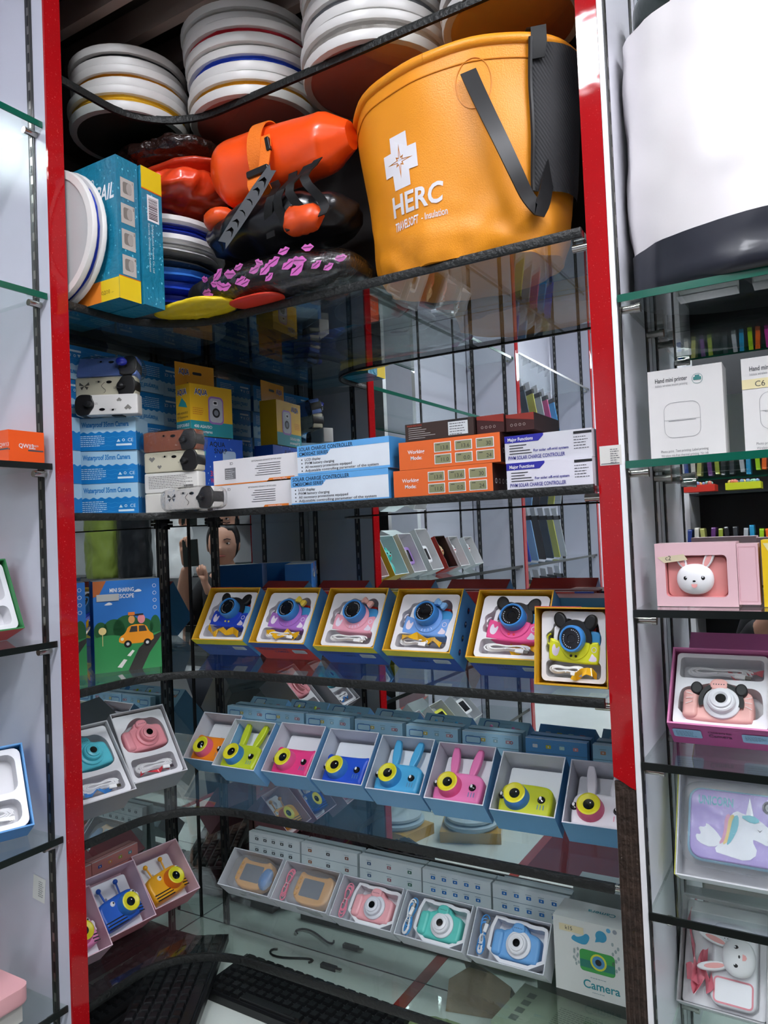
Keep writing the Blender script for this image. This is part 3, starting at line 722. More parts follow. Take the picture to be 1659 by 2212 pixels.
# wall of boxes along the left mirror
for c in range(3):
    y0 = -.385+.1215*c
    for k in range(5):
        fl = k in (2, 3, 4); z = Z3+k*.0655
        if c == 0 and k < 4 and k > 0: pass
        wbox('waterproof 35mm camera box in the wall of boxes along the mirror, %s column, %s row' % (('nearest', 'middle', 'farthest')[c], ('bottom', 'second', 'third', 'fourth', 'top')[k]),
             T(.083-.003*(k % 2)+(.004 if c == 1 else 0), y0, z) @ Rz(PI/2+(R.uniform(-.02, .02))), W_=.1185, D_=.066, H_=.0645, flip=fl)

def film_camera(label, M, body, kind='plain', bag=False, front=True):
    """one-use film camera: wrapped body with black grip, lens and finder; front faces -y"""
    t = thing('film_camera', label, 'camera', M, 'film cameras piled on the eye-level shelf')
    M = M @ Matrix.Diagonal((1, 1, .735, 1)); t.matrix_world = M
    W_, H_, D_ = .115, .052, .028
    b = MB(mt(body, .4)); b.prism(rrect(0, W_, 0, H_, .004), -D_, 0, .0025, back=True)
    y = -D_-.0004; ink = mt('#55524c', .5)
    if kind == 'hearts':
        b.m(mt('#7b7872', .5))
        for x, z, s_ in ((.018, .034, .007), (.034, .014, .005)): b.poly([(x, z-s_), (x+s_, z+s_*.3), (x+s_*.5, z+s_), (x, z+s_*.5), (x-s_*.5, z+s_), (x-s_, z+s_*.3)], y)
    if kind == 'butterfly':
        b.m(ink); x, z = .018, .03
        for sx in (-1, 1): b.poly([(x, z), (x+sx*.009, z+.010), (x+sx*.010, z+.002)], y); b.poly([(x, z), (x+sx*.008, z-.003), (x+sx*.005, z-.010)], y)
        b.tube([(.055+.004*math.sin(k), y, .010+.004*k) for k in range(8)], .0005, 4)
    if kind == 'text': b.m(ink).bars(.010, .105, .042, .0016, 9, y, 8, .0042); b.m(BLACK); [b.rect(.085+.0022*k, .0863+.0022*k, .006, .018, y-.0002) for k in range(9)]
    if kind != 'text': b.m(ink).bars(.040, .056, .040, .0012, 3, y, 2, .003); b.bars(.074, .088, .024, .0012, 4, y, 2, .003)
    link('body', b, t)
    if kind != 'text':
        b = MB(mt('#1a1a1b', .35)); g = smooth_loop([(W_+.001, -.001), (W_+.001, H_+.001), (.092, H_+.001), (.086, .040), (.081, .032), (.080, .020), (.084, .010), (.084, -.001)], 3)
        b.prism(g, -D_-.003, 0, .0015); b.lathe([(0, -D_-.010), (.0065, -D_-.009), (.0085, -D_-.004), (.0085, -D_)], 18, 'y', (.090, 0, .025)); link('grip', b, t)
        b = MB(mt('#101012', .15)); 
        for x, z, r1, r2 in ((.066, .038, .0055, .0035), (.046, .040, .0022, .0022)): b.poly(circ(x, z, r1, 14, r2), y-.0003)
        b.box(.030, .050, -D_+.004, -.004, H_-.0005, H_+.0025); link('viewfinder', b, t)
    if bag:
        b = MB(FILM); b.sph((W_/2, -D_/2, H_/2-.002), (W_*.60, D_*.85, H_*.62), 28, 16, .55, .003, 30, hash(label) % 50 if False else len(label)); link('plastic_wrap', b, t)
    return t
zt = Z3+3*.0623
film_camera('white film camera with grey hearts lying on the front pile of camera boxes', T(.190, -.296, zt+.0387) @ Rz(a0) @ Ry(PI), '#d8d6d2', 'hearts')
film_camera('cream film camera with butterfly print on top of the white hearts one', T(.082, -.362, zt+.0392) @ Rz(a0-.05) @ T(0, .03, 0), '#cfcab2', 'butterfly')
t = film_camera('light blue film camera in a clear bag, topmost on the front pile', T(.085, -.362, zt+.0800) @ Rz(a0-.02) @ Rx(-.25) @ T(0, .03, 0), '#6f8ed8', 'plain', bag=True)
b = MB(mt('#2636c8', .15, coat=.8)); b.sph((.090, -.040, .030), .0105, 20, 12); link('blue_button', b, t)
pm = lambda px, py, z, yaw=a0: (lambda p: T(p.x, p.y, z) @ Rz(yaw))(P(px, py, 'z', .0552) if False else CAM+(P(px, py, 'y', -.2)-CAM)*0+Vector((0, 0, 0)))
x0, y0 = .188, -.302
film_camera('white film camera at the bottom of the middle pile, lens to the front', T(x0+.004, y0, Z3) @ Rz(.30) @ T(0, .032, 0), '#d6d2ca', 'plain')
film_camera('white film camera showing its printed back, second in the middle pile', T(x0+.002, y0, Z3+.0387) @ Rz(.25) @ T(0, .034, 0), '#dcdad4', 'text')
film_camera('cream film camera with dark hearts, third in the middle pile', T(x0+.003, y0, Z3+.0774) @ Rz(.22) @ T(0, .034, 0), '#cbc5ae', 'hearts')
film_camera('brown film camera in clear plastic on top of the middle pile', T(x0+.002, y0, Z3+.1162) @ Rz(.22) @ T(0, .034, 0), '#8a4e36', 'plain', bag=True)
film_camera('bagged white film camera with butterfly, lying before the white and orange boxes', T(.255, -.312, Z3+.004) @ Rz(.05) @ T(0, .030, 0), '#dcd8d2', 'butterfly', bag=True)

YEL = mt('#e8b51c', .4)
def aqua_box(label, M, card=True):
    t = thing('camera_box', label, 'box', M)
    W_, H_, D_ = .110, .105, .045
    b = MB(YEL); b.box(0, W_, 0, D_, 0, H_)
    for Mx, w_ in ((Matrix(), W_), (T(W_, D_, 0) @ Rz(PI), W_), (T(0, D_, 0) @ Rz(-PI/2), D_)):
        b.push(Mx); b.m(mt('#1d8f9a', .4)).rect(0, w_, 0, .030, -.0003)
        b.m(WHITE).text('AQUA', w_*.10, H_*.80, .012, bold=.05, wd=min(.034, w_*.7), y=-.0004); b.m(mt('#1c3a8a', .4)).text('AQUA', w_*.10+.001, H_*.805, .0105, bold=.02, wd=min(.032, w_*.65), y=-.0007)
        b.m(WHITE)
        if w_ > .06: b.text('400 ASA/ISO', .008, .016, .006, bold=.02, y=-.0006); b.text('27 Exposures', .008, .006, .006, bold=.02, y=-.0006); b.m(mt('#c05a20', .5)).bars(.006, .040, .055, .0014, 3, -.0005, 4, .004)
        else: b.text('DISPOSABLE', .003, .018, .006, bold=.02, wd=w_*.85, y=-.0006); b.text('WATERPROOF', .003, .008, .006, bold=.02, wd=w_*.85, y=-.0006); b.m(mt('#20242c', .5)).text('400 ASA/ISO', .004, .044, .0045, y=-.0006, wd=.034); b.text('27 Exposures', .004, .036, .0045, y=-.0006, wd=.034); b.m(mt('#2a9aa0', .4)).poly([(.008, .062), (.036, .056), (.032, .066), (.020, .078)], -.0005)
        b.pop()
    b.m(mt('#9a70b8', .4)).poly(rrect(.046, .086, .026, .084, .010), -.0004); b.m(mt('#b9bcc4', .4)).poly(rrect(.049, .083, .030, .080, .008), -.0006)
    b.m(BLACK).poly(circ(.066, .050, .010), -.0008); b.m(mt('#7c828c', .3)).poly(circ(.066, .050, .006), -.001); b.m(WHITE).poly(rrect(.058, .070, .066, .075, .001), -.0008); b.m(BLACK).poly(rrect(.060, .068, .068, .073, .001), -.001)
    link('carton', b, t)
    if card:
        b = MB(mt('#e09a1e', .4)); b.box(0, W_*.92, D_, D_+.001, H_, H_+.052)
        b.push(T(0, D_, H_)); b.m(mt('#20222a', .5)).poly(rrect(W_*.4, W_*.62, .030, .036, .003), -.0003); b.m(WHITE).text('AQUA', .008, .028, .012, bold=.05, wd=.028); b.m(mt('#1c3a8a', .4)).text('AQUA', .009, .0285, .0105, bold=.02, wd=.026, y=-.0007)
        b.m(mt('#3a3436', .5)).poly([(.024, 0), (.03, .012), (.05, .006), (.07, -.0), (.07, 0)], -.0003); b.pop(); link('hang_card', b, t)
    return t
qx = Vector((.205, -.160)); ya = 1.45
base = T(qx.x, qx.y, Z3) @ Rz(ya)
t = thing('camera_box', 'small yellow underwater photo box under the blue underwater camera box', 'box', base @ T(.01, 0, 0))
b = MB(YEL); b.box(0, .085, 0, .05, 0, .052); b.m(mt('#40301c', .5)).rect(.0, .085, 0, .018, -.0003); b.m(BLACK).text('UNDERWATER', .006, .038, .0075, bold=.02); b.text('PHOTO', .006, .027, .0075, bold=.02); b.m(mt('#c83a20', .5)).text('Shop', .052, .023, .008, bold=.02); link('carton', b, t)
t = thing('camera_box', 'blue underwater camera box with printed fish, under the yellow one', 'box', base @ T(-.03, -.002, .0525))
b = MB(mt('#1650b8', .4, var=.12, vs=30)); b.box(0, .14, 0, .05, 0, .106)
b.m(BLACK).text('AQUA', .050, .088, .010, y=-.0004, bold=.01); b.text('SNAP', .062, .074, .010, y=-.0004, bold=.01)
b.m(mt('#e0405a', .4)).text('35mm', .050, .026, .011, bold=.015, wd=.035); b.text('WATERPROOF', .050, .012, .010, bold=.015, wd=.06)
b.m(mt('#5aa0a8', .4)).poly(smooth_loop([(.010, .072), (.022, .080), (.034, .074), (.040, .080), (.040, .066), (.034, .070), (.022, .064)]), -.0005); b.m(WHITE).poly(circ(.015, .073, .0025, 10), -.0007)
b.m(mt('#a8c0dc', .4)).poly(rrect(.084, .120, .018, .080, .006), -.0004); b.m(BLACK).poly(circ(.100, .045, .010), -.0007); b.m(mt('#e0d060', .4)).poly([(.108, .060), (.116, .066), (.116, .054)], -.0007)
b.m(mt('#b8d4f0', .4))
for k in range(26): xx, zz = R.uniform(.004, .12), R.uniform(.004, .104); b.rect(xx, xx+.0015, zz, zz+.003, -.0003)
link('carton', b, t)
aqua_box('yellow disposable waterproof camera box with turquoise foot, above the blue fish box', base @ T(-.024, .0, .161))

# ---- solar controller boxes on the right
def rbox(label, x0, x1, z0, z1, y0=-.2465, D_=.11, body='#e2e2e6', side=None, yaw=0, cat='box', grp='solar charge controller boxes'):
    t = thing('controller_box', label, cat, T(x0, y0, z0) @ Rz(yaw), grp)
    b = MB(mt(body, .4)); s_ = mt(side, .4) if side else mt(body, .4); b.box(0, x1-x0, 0, D_, 0, z1-z0, {'+x': s_, '-x': s_, '+z': mt(body, .4)})
    return t, b, x1-x0, z1-z0
def done(t, b): link('carton', b, t)
NAVY, INK = mt('#0c1c38', .5), mt('#26262c', .5)
for k, (l, x0, x1, ser) in enumerate((('lower', .4975, .6935, 'CM50/CM60 SERIES'), ('upper', .5135, .6975, 'CM3024Z SERIES'))):
    z0 = Z3+.0512*k
    t, b, W_, H_ = rbox('pale blue and white solar charge controller box, the %s of two' % l, x0, x1, z0, z0+.0508, body='#dfe6ee', side='#4a98d8', y0=-.2465+.0*k)
    b.m(mt('#63a9e4', .4)).rect(0, W_, H_*.80, H_, -.0002); b.poly([(0, H_*.62), (W_*.33, H_*.62), (W_*.38, H_*.80), (0, H_*.80)], -.0002); b.rect(0, W_, 0, H_*.08, -.0002)
    b.m(NAVY).text('SOLAR CHARGE CONTROLLER', .004, H_*.82, H_*.125, bold=.015, wd=W_*.60); b.text(ser, .004, H_*.66, H_*.11, bold=.015, wd=W_*.33)
    for j, s_ in enumerate(('LCD display', 'PWM battery charging', 'All necessary protections equipped', 'Adjustable controlling parameter of the system')):
        zz = H_*(.48-.125*j); b.m(INK).text(s_, .016, zz, H_*.085, bold=.008, wd=W_*(.18, .33, .52, .80)[j]); b.poly(circ(.0095, zz+.002, .0013, 8), -.0004)
    done(t, b)
for k, (l, x0, x1) in enumerate((('lower', .305, .4960), ('upper', .3105, .5115))):
    z0 = Z3+.0472*k
    t, b, W_, H_ = rbox('white controller box with orange trim and upside-down print, %s of the pair' % l, x0, x1, z0, z0+.0468, body='#e6e4e6', side='#e0762a', y0=-.238)
    b.m(mt('#e8802a', .4)).rect(0, W_, 0, H_*.045, -.0003); b.poly([(W_*.63, 0), (W_*.94, 0), (W_*.94, H_*.13), (W_*.66, H_*.13)], -.0003)
    b.m(WHITE).text('Major Functions', W_*.78, H_*.10, H_*.07, 'C', flip=True, y=-.0006)
    b.m(INK).text('PWM SOLAR CHARGE CONTROLLER', W_*.80, H_*.87, H_*.055, 'L', flip=True, wd=W_*.34, y=-.0004)
    for j in range(6): b.rect(W_*(.50+.02*(j % 3)), W_*.79, H_*(.27+.085*j), H_*(.29+.085*j), -.0004)
    if k: b.m(mt('#7c7c80', .4)).rect(W_*.14, W_*.27, H_*.22, H_*.66, -.0004); b.m(WHITE).bars(W_*.15, W_*.26, H_*.56, .0012, 8, -.0006, 6, .0035)
    b.m(INK).text('CE', W_*.24, H_*.88, H_*.10, 'L', flip=True, y=-.0004)
    done(t, b)
for k, (l, x0, x1) in enumerate((('lower', .7015, .8715), ('upper', .7135, .8855))):
    z0 = Z3+.0445*k
    t, b, W_, H_ = rbox('orange controller box printed Working Mode, %s of the two' % l, x0, x1, z0, z0+.044, body='#e56a2c', side='#3a1a16', y0=-.2440, D_=.15)
    b.m(WHITE).text('Working', W_*.18, H_*.56, H_*.13, 'C', bold=.02); b.text('Mode:', W_*.18, H_*.34, H_*.13, 'C', bold=.02)
    for i in range(3):
        for j in range(2):
            cx_, cz_ = W_*(.45+.205*i), H_*(.28+.42*j); b.m(WHITE).rect(cx_-.0145, cx_+.0145, cz_-.0076, cz_+.0076, -.0004); b.m(mt('#8a8a66', .4)).rect(cx_-.0133, cx_+.0133, cz_-.0065, cz_+.0065, -.0006)
            b.m(mt('#30322a', .5)).text(('11.0', '0.0', '24', '13.8', '13.6', '30')[i+3*j], cx_+.010, cz_-.004, .006, 'R', y=-.0008); b.rect(cx_-.010, cx_-.004, cz_+.0035, cz_+.0045, -.0008)
    b.push(T(W_, 0, 0) @ Rz(PI/2)); b.m(WHITE)
    for j in range(4): b.poly(circ(.012+.014*j, H_*.4, .004, 12), -.0004, [circ(.012+.014*j, H_*.4, .0028, 10)])
    b.pop(); done(t, b)
for k, (l, x0, x1) in enumerate((('lower', .8945, 1.0205), ('upper', .8920, 1.0205))):
    z0 = Z3+.0405*k
    t, b, W_, H_ = rbox('white controller box with dark blue Major Functions banner, %s of the two' % l, x0, x1, z0, z0+.040, body='#dedce6' if not k else '#cfcfd6', side='#c8c8d0', y0=-.2465+.004*k)
    b.m(mt('#2a2a9a', .4)).poly([(0, H_*.74), (W_*.40, H_*.74), (W_*.46, H_*.92), (W_*.46, H_), (0, H_)], -.0003); b.m(WHITE).text('Major Functions', .005, H_*.80, H_*.12, bold=.02, wd=W_*.30, y=-.0006)
    b.m(mt('#2a2a8a', .4)).text('PWM SOLAR CHARGE CONTROLLER', .005, H_*.12, H_*.13, bold=.015, wd=W_*.66); b.text('For solar off-grid system', W_*.34, H_*.36, H_*.09, bold=.02, wd=W_*.40)
    b.m(INK)
    for j in range(4): b.rect(.007, W_*(.26, .22, .30, .32)[j], H_*(.62-.10*j), H_*(.635-.10*j)+.0006, -.0004)
    b.m(mt('#17171a', .4)).rect(W_*.80, W_*1.0, H_*.84, H_*.93, -.0004); b.m(INK).bars(W_*.80, W_*.97, H_*.72, .0012, 4, -.0004, 5, .004)
    done(t, b)
t, b, W_, H_ = rbox('dark brown controller box lying on the orange ones', .7260, .8440, Z3+.0893, Z3+.1163, body='#3a2a24', side='#2c2220', y0=-.243, D_=.12)
b.m(mt('#c8482c', .4)).text('MAJOR FUNCTIONS', .004, H_*.84, H_*.09, wd=W_*.22); b.m(mt('#a8a29e', .5))
for j in range(6): b.rect(.006, W_*(.25, .32, .30, .38, .45, .30)[j], H_*(.72-.12*j), H_*(.735-.12*j)+.0005, -.0004)
b.m(mt('#d0d4d6', .4)).rect(W_*.64, W_*.92, H_*.10, H_*.86, -.0004); b.m(mt('#17171a', .4)).rect(W_*.64, W_*.92, H_*.86, H_*.97, -.0004); b.m(INK).bars(W_*.66, W_*.90, H_*.72, .0013, 6, -.0006, 5, .004); done(t, b)
for k in range(2):
    t, b, W_, H_ = rbox('dark red controller box %s the brown one on top of the pile' % ('right beside', 'farthest right of')[k], .8462+.0445*k, .8897+.0445*k, Z3+.0893, Z3+.1163-.002*k, body='#3a1816', side='#2a1412', y0=-.236+.006*k, D_=.12)
    b.m(mt('#8a2c20', .4)).poly([(0, H_*.8), (W_, H_*.55), (W_, H_), (0, H_)], -.0003); b.m(mt('#9a8c88', .5)); [b.poly(circ(W_*(.2+.15*j), H_*.35, .0022, 10), -.0004, [circ(W_*(.2+.15*j), H_*.35, .0014, 8)]) for j in range(4)]; done(t, b)

# ================================================================ GIFT BOXES
def shell(b, W_, H_, D_, outer, inner, th=.0022, back=True):
    """open carton standing with its opening at y = -D"""
    o = mt(outer, .42) if isinstance(outer, str) else outer; i = mt(inner, .42)
    x = W_/2; b.m(o)
    b.box(-x, x, -.002, 0, 0, H_, {'-y': i}); b.box(-x, -x+th, -D_, -.002, 0, H_, {'+x': i, '-y': i}); b.box(x-th, x, -D_, -.002, 0, H_, {'-x': i, '-y': i})
    b.box(-x+th, x-th, -D_, -.002, 0, th, {'+z': i, '-y': i}); b.box(-x+th, x-th, -D_, -.002, H_-th, H_, {'-z': i, '-y': i})
def gift_box(label, M, W_, H_, D_, outer, inner, group=None, deco=None, th=.0022):
    t = thing('gift_box', label, 'box', M, group); b = MB(); shell(b, W_, H_, D_, outer, inner, th)
    if deco: deco(b, W_, H_, D_)
    link('carton', b, t); return t
def lid(label, M, W_, H_, D_, col, group=None, deco=None, z0=.012):
    t = thing('box_lid', label, 'lid', M, group); b = MB(mt(col, .42)); x = W_/2; b.box(-x, x, .0015, D_+.0015, z0, H_+z0)
    if deco: b.push(T(0, .0015, H_+z0) @ Rx(-PI/2)); deco(b, W_, D_); b.pop()
    link('carton', b, t); return t
def stand_lid(label, x, y, z, yaw, W_, H_, D_, col, group=None, face=None, top=None, lean=.06):
    t = thing('box_lid', label, 'lid', leanM(x, y, z, yaw, lean), group); b = MB(mt(col, .42)); b.box(-W_/2, W_/2, 0, D_, 0, H_)
    if face: face(b, W_, H_)
    b.m(mt('#dfe8ec', .5)); b.add([(-W_/2, -.0003, H_-.0008), (W_/2, -.0003, H_-.0008), (W_/2, .0006, H_+.0003), (-W_/2, .0006, H_+.0003)], [(0, 1, 2, 3)])
    link('carton', b, t); return t
def strip_icons(cols, n, H0, seal=None):
    def f(b, W_, H_):
        q = random.Random(n*7+int(W_*1000))
        for zz in (H_-.013, H_-.036):
            for j in range(n):
                xx = -W_*.34+W_*.66*j/(n-1); c = cols[j % len(cols)]
                b.m(mt(c, .4)).poly(rrect(xx-.0045, xx+.0045, zz-.003, zz+.003, .0012), -.0004); b.m(mt('#e8eef0', .4)).poly(circ(xx, zz, .0015, 8), -.0006)
                b.m(mt('#7f98a8', .5)).rect(xx-.006, xx+.005, zz+.0052, zz+.0060, -.0004)
            if seal: b.m(mt('#3a74b8', .4)).poly(rrect(-W_*.44, -W_*.16, zz-.008, zz+.005, .003), -.0007, [rrect(-W_*.44+.0015, -W_*.16-.0015, zz-.0065, zz+.0035, .002)]); b.m(mt('#b8d8e6', .4)).poly(rrect(-W_*.44+.0015, -W_*.16-.0015, zz-.0065, zz+.0035, .002), -.0008); b.m(mt('#c04848', .4)).poly(circ(W_*.38, zz, .003, 10), -.0007, [circ(W_*.38, zz, .0018, 8)])
        b.m(mt('#5c7c90', .5)).rect(-W_/2, W_/2, H_-.0245, H_-.0238, -.0004)
    return f
def cable(label, M, x0, x1, z0, z1, y, col='#f0f0f0', loops=4, seed=1, plug=True, r=.0014, vert=False, group='charging cables in the gift boxes'):
    t = thing('charging_cable', label, 'cable', M, group); q = random.Random(seed); b = MB(mt(col, .35)); cx, cz = (x0+x1)/2, (z0+z1)/2; hx, hz = (x1-x0)/2, (z1-z0)/2
    pts = []
    for k in range(loops*22):
        a = 2*PI*k/22; l = k//22; fx = 1-.09*l+.03*math.sin(a*1.3+seed); fz = 1-.14*l+.05*math.cos(a*.7+seed)
        s_ = math.cos(a); pinch = (.25+.75*abs(s_)) if not vert else 1; pz = (.25+.75*abs(math.sin(a))) if vert else 1
        pts.append((cx+hx*fx*s_*pz, y-.0012*l+.001*math.sin(a*2), cz+hz*fz*math.sin(a)*pinch))
    b.tube(pts, r, 6); link('cord', b, t)
    b = MB(mt('#e4e4e6', .3)); 
    if vert: b.box(cx-.001, cx+.001, y-.008, y+.001, cz-hz*.3, cz-hz*.26)
    b.tube([(cx+(0 if vert else -.0012)+.004*math.cos(a)*(1 if vert else .35), y-.002+.004*math.sin(a), cz+.004*math.sin(a*1)*(1 if not vert else .2)) for a in [k*PI/4 for k in range(9)]], .0007, 5); link('twist_tie', b, t)
    if plug:
        b = MB(mt('#f2f2f2', .3)); b.push(T(x1-.016 if not vert else cx+.004, y-.0035, z0+.004 if not vert else z1-.02) @ Ry(.12 if not vert else -1.4)); b.prism(rrect(-.007, .007, -.0032, .0032, .001), -.002, .002, .0008)
        b.m(CHROME).box(.007, .0145, -.0015, .0015, -.0026, .0026); b.pop(); link('plug', b, t)
    return t
def ribbon(label, M, x0, x1, z0, z1, y, col, seed=1, wd=.011):
    t = thing('lanyard', label, 'strap', M, 'satin wrist straps in the gift boxes'); q = random.Random(seed); b = MB(mt(col, .22, var=.04, coat=.3))
    n = 6; P_ = [(x0+(x1-x0)*(k/(n-1) if k % 2 == 0 else (k/(n-1))), y-q.uniform(0, .007), z0+(z1-z0)*q.random()) for k in range(n)]
    pts = []
    for k in range(n-1):
        for j in range(8):
            u = j/8; u = u*u*(3-2*u); pts.append(Vector(P_[k]).lerp(Vector(P_[k+1]), u))
    sd = [(.25*math.sin(i*.35+seed), .75*math.cos(i*.22+seed), .8) for i in range(len(pts))]
    b.strip([tuple(p) for p in pts], wd, .0006, side=sd); link('band', b, t, sharp=70)
    return t

# ---------------- row 1: blue/yellow/red gift boxes, each with a camera in a white wavy tray
G1W, G1H, G1D = .128, .121, .070
ROW1 = [(.221, -.100, .090, .60), (.377, -.104, .060, .60), (.533, -.106, .035, .59), (.690, -.120, .010, .60), (.856, -.140, -.01, .585), (.9690, -.165, -.005, .16)]
R1C = [('#2448c8', 'royal blue', 'ears', BLACK), ('#a46cc0', 'purple', 'bow', mt('#e8c848', .35)), ('#eaa2b4', 'pale pink', 'bow', mt('#eab0a4', .35)), ('#6f9fe0', 'soft blue', 'bow', mt('#7fb4e4', .35)),
       ('#ee4f92', 'hot pink', 'ears', BLACK), ('#dfe022', 'lemon yellow', 'ears', BLACK)]
def deco1(k):
    def f(b, W_, H_, D_):
        x = W_/2
        b.push(T(-x, 0, 0) @ Rx(-PI/2) @ Matrix.Scale(1, 4)); b.pop()
        # bottom side (faces down-front): yellow lip, blue print, sticker
        b.push(Matrix(((1, 0, 0, 0), (0, 0, 1, 0), (0, -1, 0, 0), (0, 0, 0, 1))).inverted())
        b.pop()
        b.m(mt('#ded21e' if k != 1 else '#2a50a8', .4)); b.add([(-x, -D_, -.0004), (x, -D_, -.0004), (x, -D_+.020, -.0004), (-x, -D_+.020, -.0004)], [(3, 2, 1, 0)])
        b.m(mt('#c23024' if k == 1 else '#2a4fa4', .4)); b.add([(-x, -D_+.020, -.0004), (x, -D_+.020, -.0004), (x, 0, -.0004), (-x, 0, -.0004)], [(3, 2, 1, 0)])
        b.push(T(0, -D_+.034, -.0009) @ Rx(PI/2)); b.m(mt('#16286a', .4)).text("CHILDREN'S FUN", .012, .006, .006, 'R', bold=.015, y=0, flip=False); b.text('CAMERA', .012, -.004, .006, 'R', bold=.015, y=0)
        b.m(mt('#b9c4cc', .4)).poly(rrect(.022, .052, -.006, .009, .003), -.0003); b.m(mt('#6a7a88', .5)).bars(.025, .050, .004, .001, 3+k, -.0006, 4, .003); b.pop()
        # right side: light blue with small generic icons
        b.push(T(x, -D_, 0) @ Rz(PI/2)); b.m(mt('#1f2c50', .4)); q = random.Random(k)
        for j in range(4):
            zz = .018+.026*j; b.poly(circ(.034, zz, .0045, 10, .006), -.0004); b.m(mt(('#c83a5a', '#e0c040', '#f0f0f0', '#d04030')[j], .4)).poly(circ(.034, zz+.001, .002, 8), -.0006); b.m(mt('#1f2c50', .4))
        b.pop()
    return f
def tray1(b, W_, H_, y, depth=.03):
    x = W_/2-.006
    o = rrect(-x, x, .006, H_-.006, .008)
    rec = smooth_loop([(-.045, .046), (-.050, .058), (-.046, .066), (-.050, .078), (-.036, .086), (-.034, .097), (-.020, .098), (-.010, .106), (.006, .099), (.020, .099), (.032, .106), (.044, .098), (.046, .084), (.050, .074), (.046, .060), (.040, .046)])
    lo = rrect(-.048, .048, .012, .038, .007)
    b.m(TRAYW).hole_plate(o, [rec, lo], y, depth, mt('#d6d4d8', .35))
    n = len(o); b.add([(a, y, c) for a, c in o]+[(a, y+.012, c) for a, c in o], [(i, (i+1) % n, n+(i+1) % n, n+i) for i in range(n)])
def sleeve_camera(label, M, col, style, acc, k):
    """toy camera in a two-tone silicone sleeve with a big blue lens"""
    t = thing('toy_camera', label, 'camera', M, 'toy cameras in the blue gift boxes')
    bw, bh = .041, .025; up = [(-bw+.006, .0), (bw, .0), (bw, .020), (bw-.006, .026), (.018, .026), (.014, .030), (-.014, .030), (-.018, .026), (-bw+.010, .026), (-bw+.006, .020)]
    b = MB(mt('#eeeef2', .3)); b.prism([(x, z) for x, z in up if x <= .019][:0] or [(-bw+.006, 0), (.0, 0), (.0, .030), (-.014, .030), (-.020, .026), (-bw+.012, .026), (-bw+.006, .020)], -.011, .006, .002)
    b.m(BLACK); [b.poly(circ(-.026+.003*i, .006+.003*j, .0007, 6), -.0113) for i in range(4) for j in range(3)]; link('white_body', b, t)
    b = MB(mt('#3f93cc', .35)); b.prism([(.0, 0), (bw, 0), (bw, .014), (bw-.006, .019), (.016, .020), (.014, .030), (0, .030)], -.0108, .006, .002); link('blue_grip', b, t)
    b = MB(mt('#c8281e', .35)); b.prism([(.016, .018), (.032, .018), (.032, .025), (.016, .027)], -.006, .006, .0015); link('shutter_button', b, t)
    b = MB(mt(col, .45)); b.prism(smooth_loop([(-bw, .004), (-bw, -bh), (-bw+.004, -bh-.004), (bw-.004, -bh-.004), (bw, -bh), (bw, .004), (bw-.01, .004), (.02, -.0005), (0, .001), (-.02, -.0005), (-bw+.004, .004)], 1), -.0135, .006, .003)
    b.m(mt(col, .4)).lathe([(.0, -.0150), (.0235, -.0150), (.0245, -.0140), (.0245, -.0125)], 28, 'y', (.002, 0, .0)); 
    lc = mt('#e8dcea', .4); b.m(lc)
    b.poly(smooth_loop([(-.034, -.020), (-.036, -.010), (-.032, -.002), (-.028, -.012), (-.024, -.006), (-.022, -.010), (-.026, -.022)]), -.0138)
    b.poly(smooth_loop([(.024, -.024), (.038, -.024), (.038, -.018), (.034, -.016), (.030, -.012), (.028, -.018)]), -.0138)
    b.poly(circ(.033, -.007, .0042, 10), -.0138, [circ(.033, -.007, .0032, 10)]); link('silicone_sleeve', b, t)
    b = MB(mt('#3d86cc', .25)); b.lathe([(.0195, -.012), (.0195, -.028), (.0180, -.0305), (.0160, -.0305), (.0155, -.028)], 32, 'y', (0, 0, .006)); lb_ = link('lens_barrel', b, t)
    b = MB(mt('#0b0b0e', .12, coat=.6)); b.lathe([(0, -.0275), (.006, -.0275), (.0066, -.0285), (.0156, -.0285)], 32, 'y', (0, 0, .006)); b.m(mt('#a8b0b8', .4)); n = 26
    for i in range(n):
        if 8 < i % 13 : continue
        a = 2*PI*i/n; b.push(T(0, 0, .006) @ Ry(a)); b.rect(-.0007, .0007, .0118, .0132, -.0287); b.pop()
    link('lens_glass', b, lb_)
    if style == 'ears':
        for s_ in (-1, 1):
            b = MB(mt('#0d0d0f', .5)); b.push(T(s_*.022, 0, .026) @ Ry(s_*.5)); b.prism(circ(0, .006, .0098, 22, .0125), -.016, -.008, .003); b.pop(); link('round_ear', b, t)
        b = MB(mt('#0d0d0f', .5)); b.lathe([(.019, -.0125), (.019, -.0158), (.0275, -.0158), (.028, -.013)], 26, 'y', (.001, 0, .006), a0=-.15, a1=PI+.15); link('ear_band', b, t)
        b = MB(mt('#e8d850' if k == 0 else ('#f0304a' if k == 4 else '#222226'), .4)); [b.lathe([(0, -.0165), (.0018, -.016), (.0022, -.014)], 10, 'y', (sx, 0, -.0185)) for sx in (-.003, .005)]; link('nose_button', b, t)
    else:
        b = MB(acc); b.push(T(.019, -.018, .026) @ Ry(.45))
        b.prism(smooth_loop([(0, .002), (-.010, .008), (-.012, 0), (-.010, -.008), (0, -.002), (.010, -.008), (.012, 0), (.010, .008)]), -.004, .002, .0015); b.prism(circ(0, 0, .004, 14), -.006, .002, .001); b.pop(); link('bow', b, t)
        b = MB(mt('#b85a9a' if k == 1 else '#dfe4f4', .4)); 
        for j in range(4): b.push(T(.0, 0, -.0) @ Ry(.9+.28*j)); b.rect(.018, .0225, -.0004, .0004, -.0153); b.pop()
        link('whisker_lines', b, t)
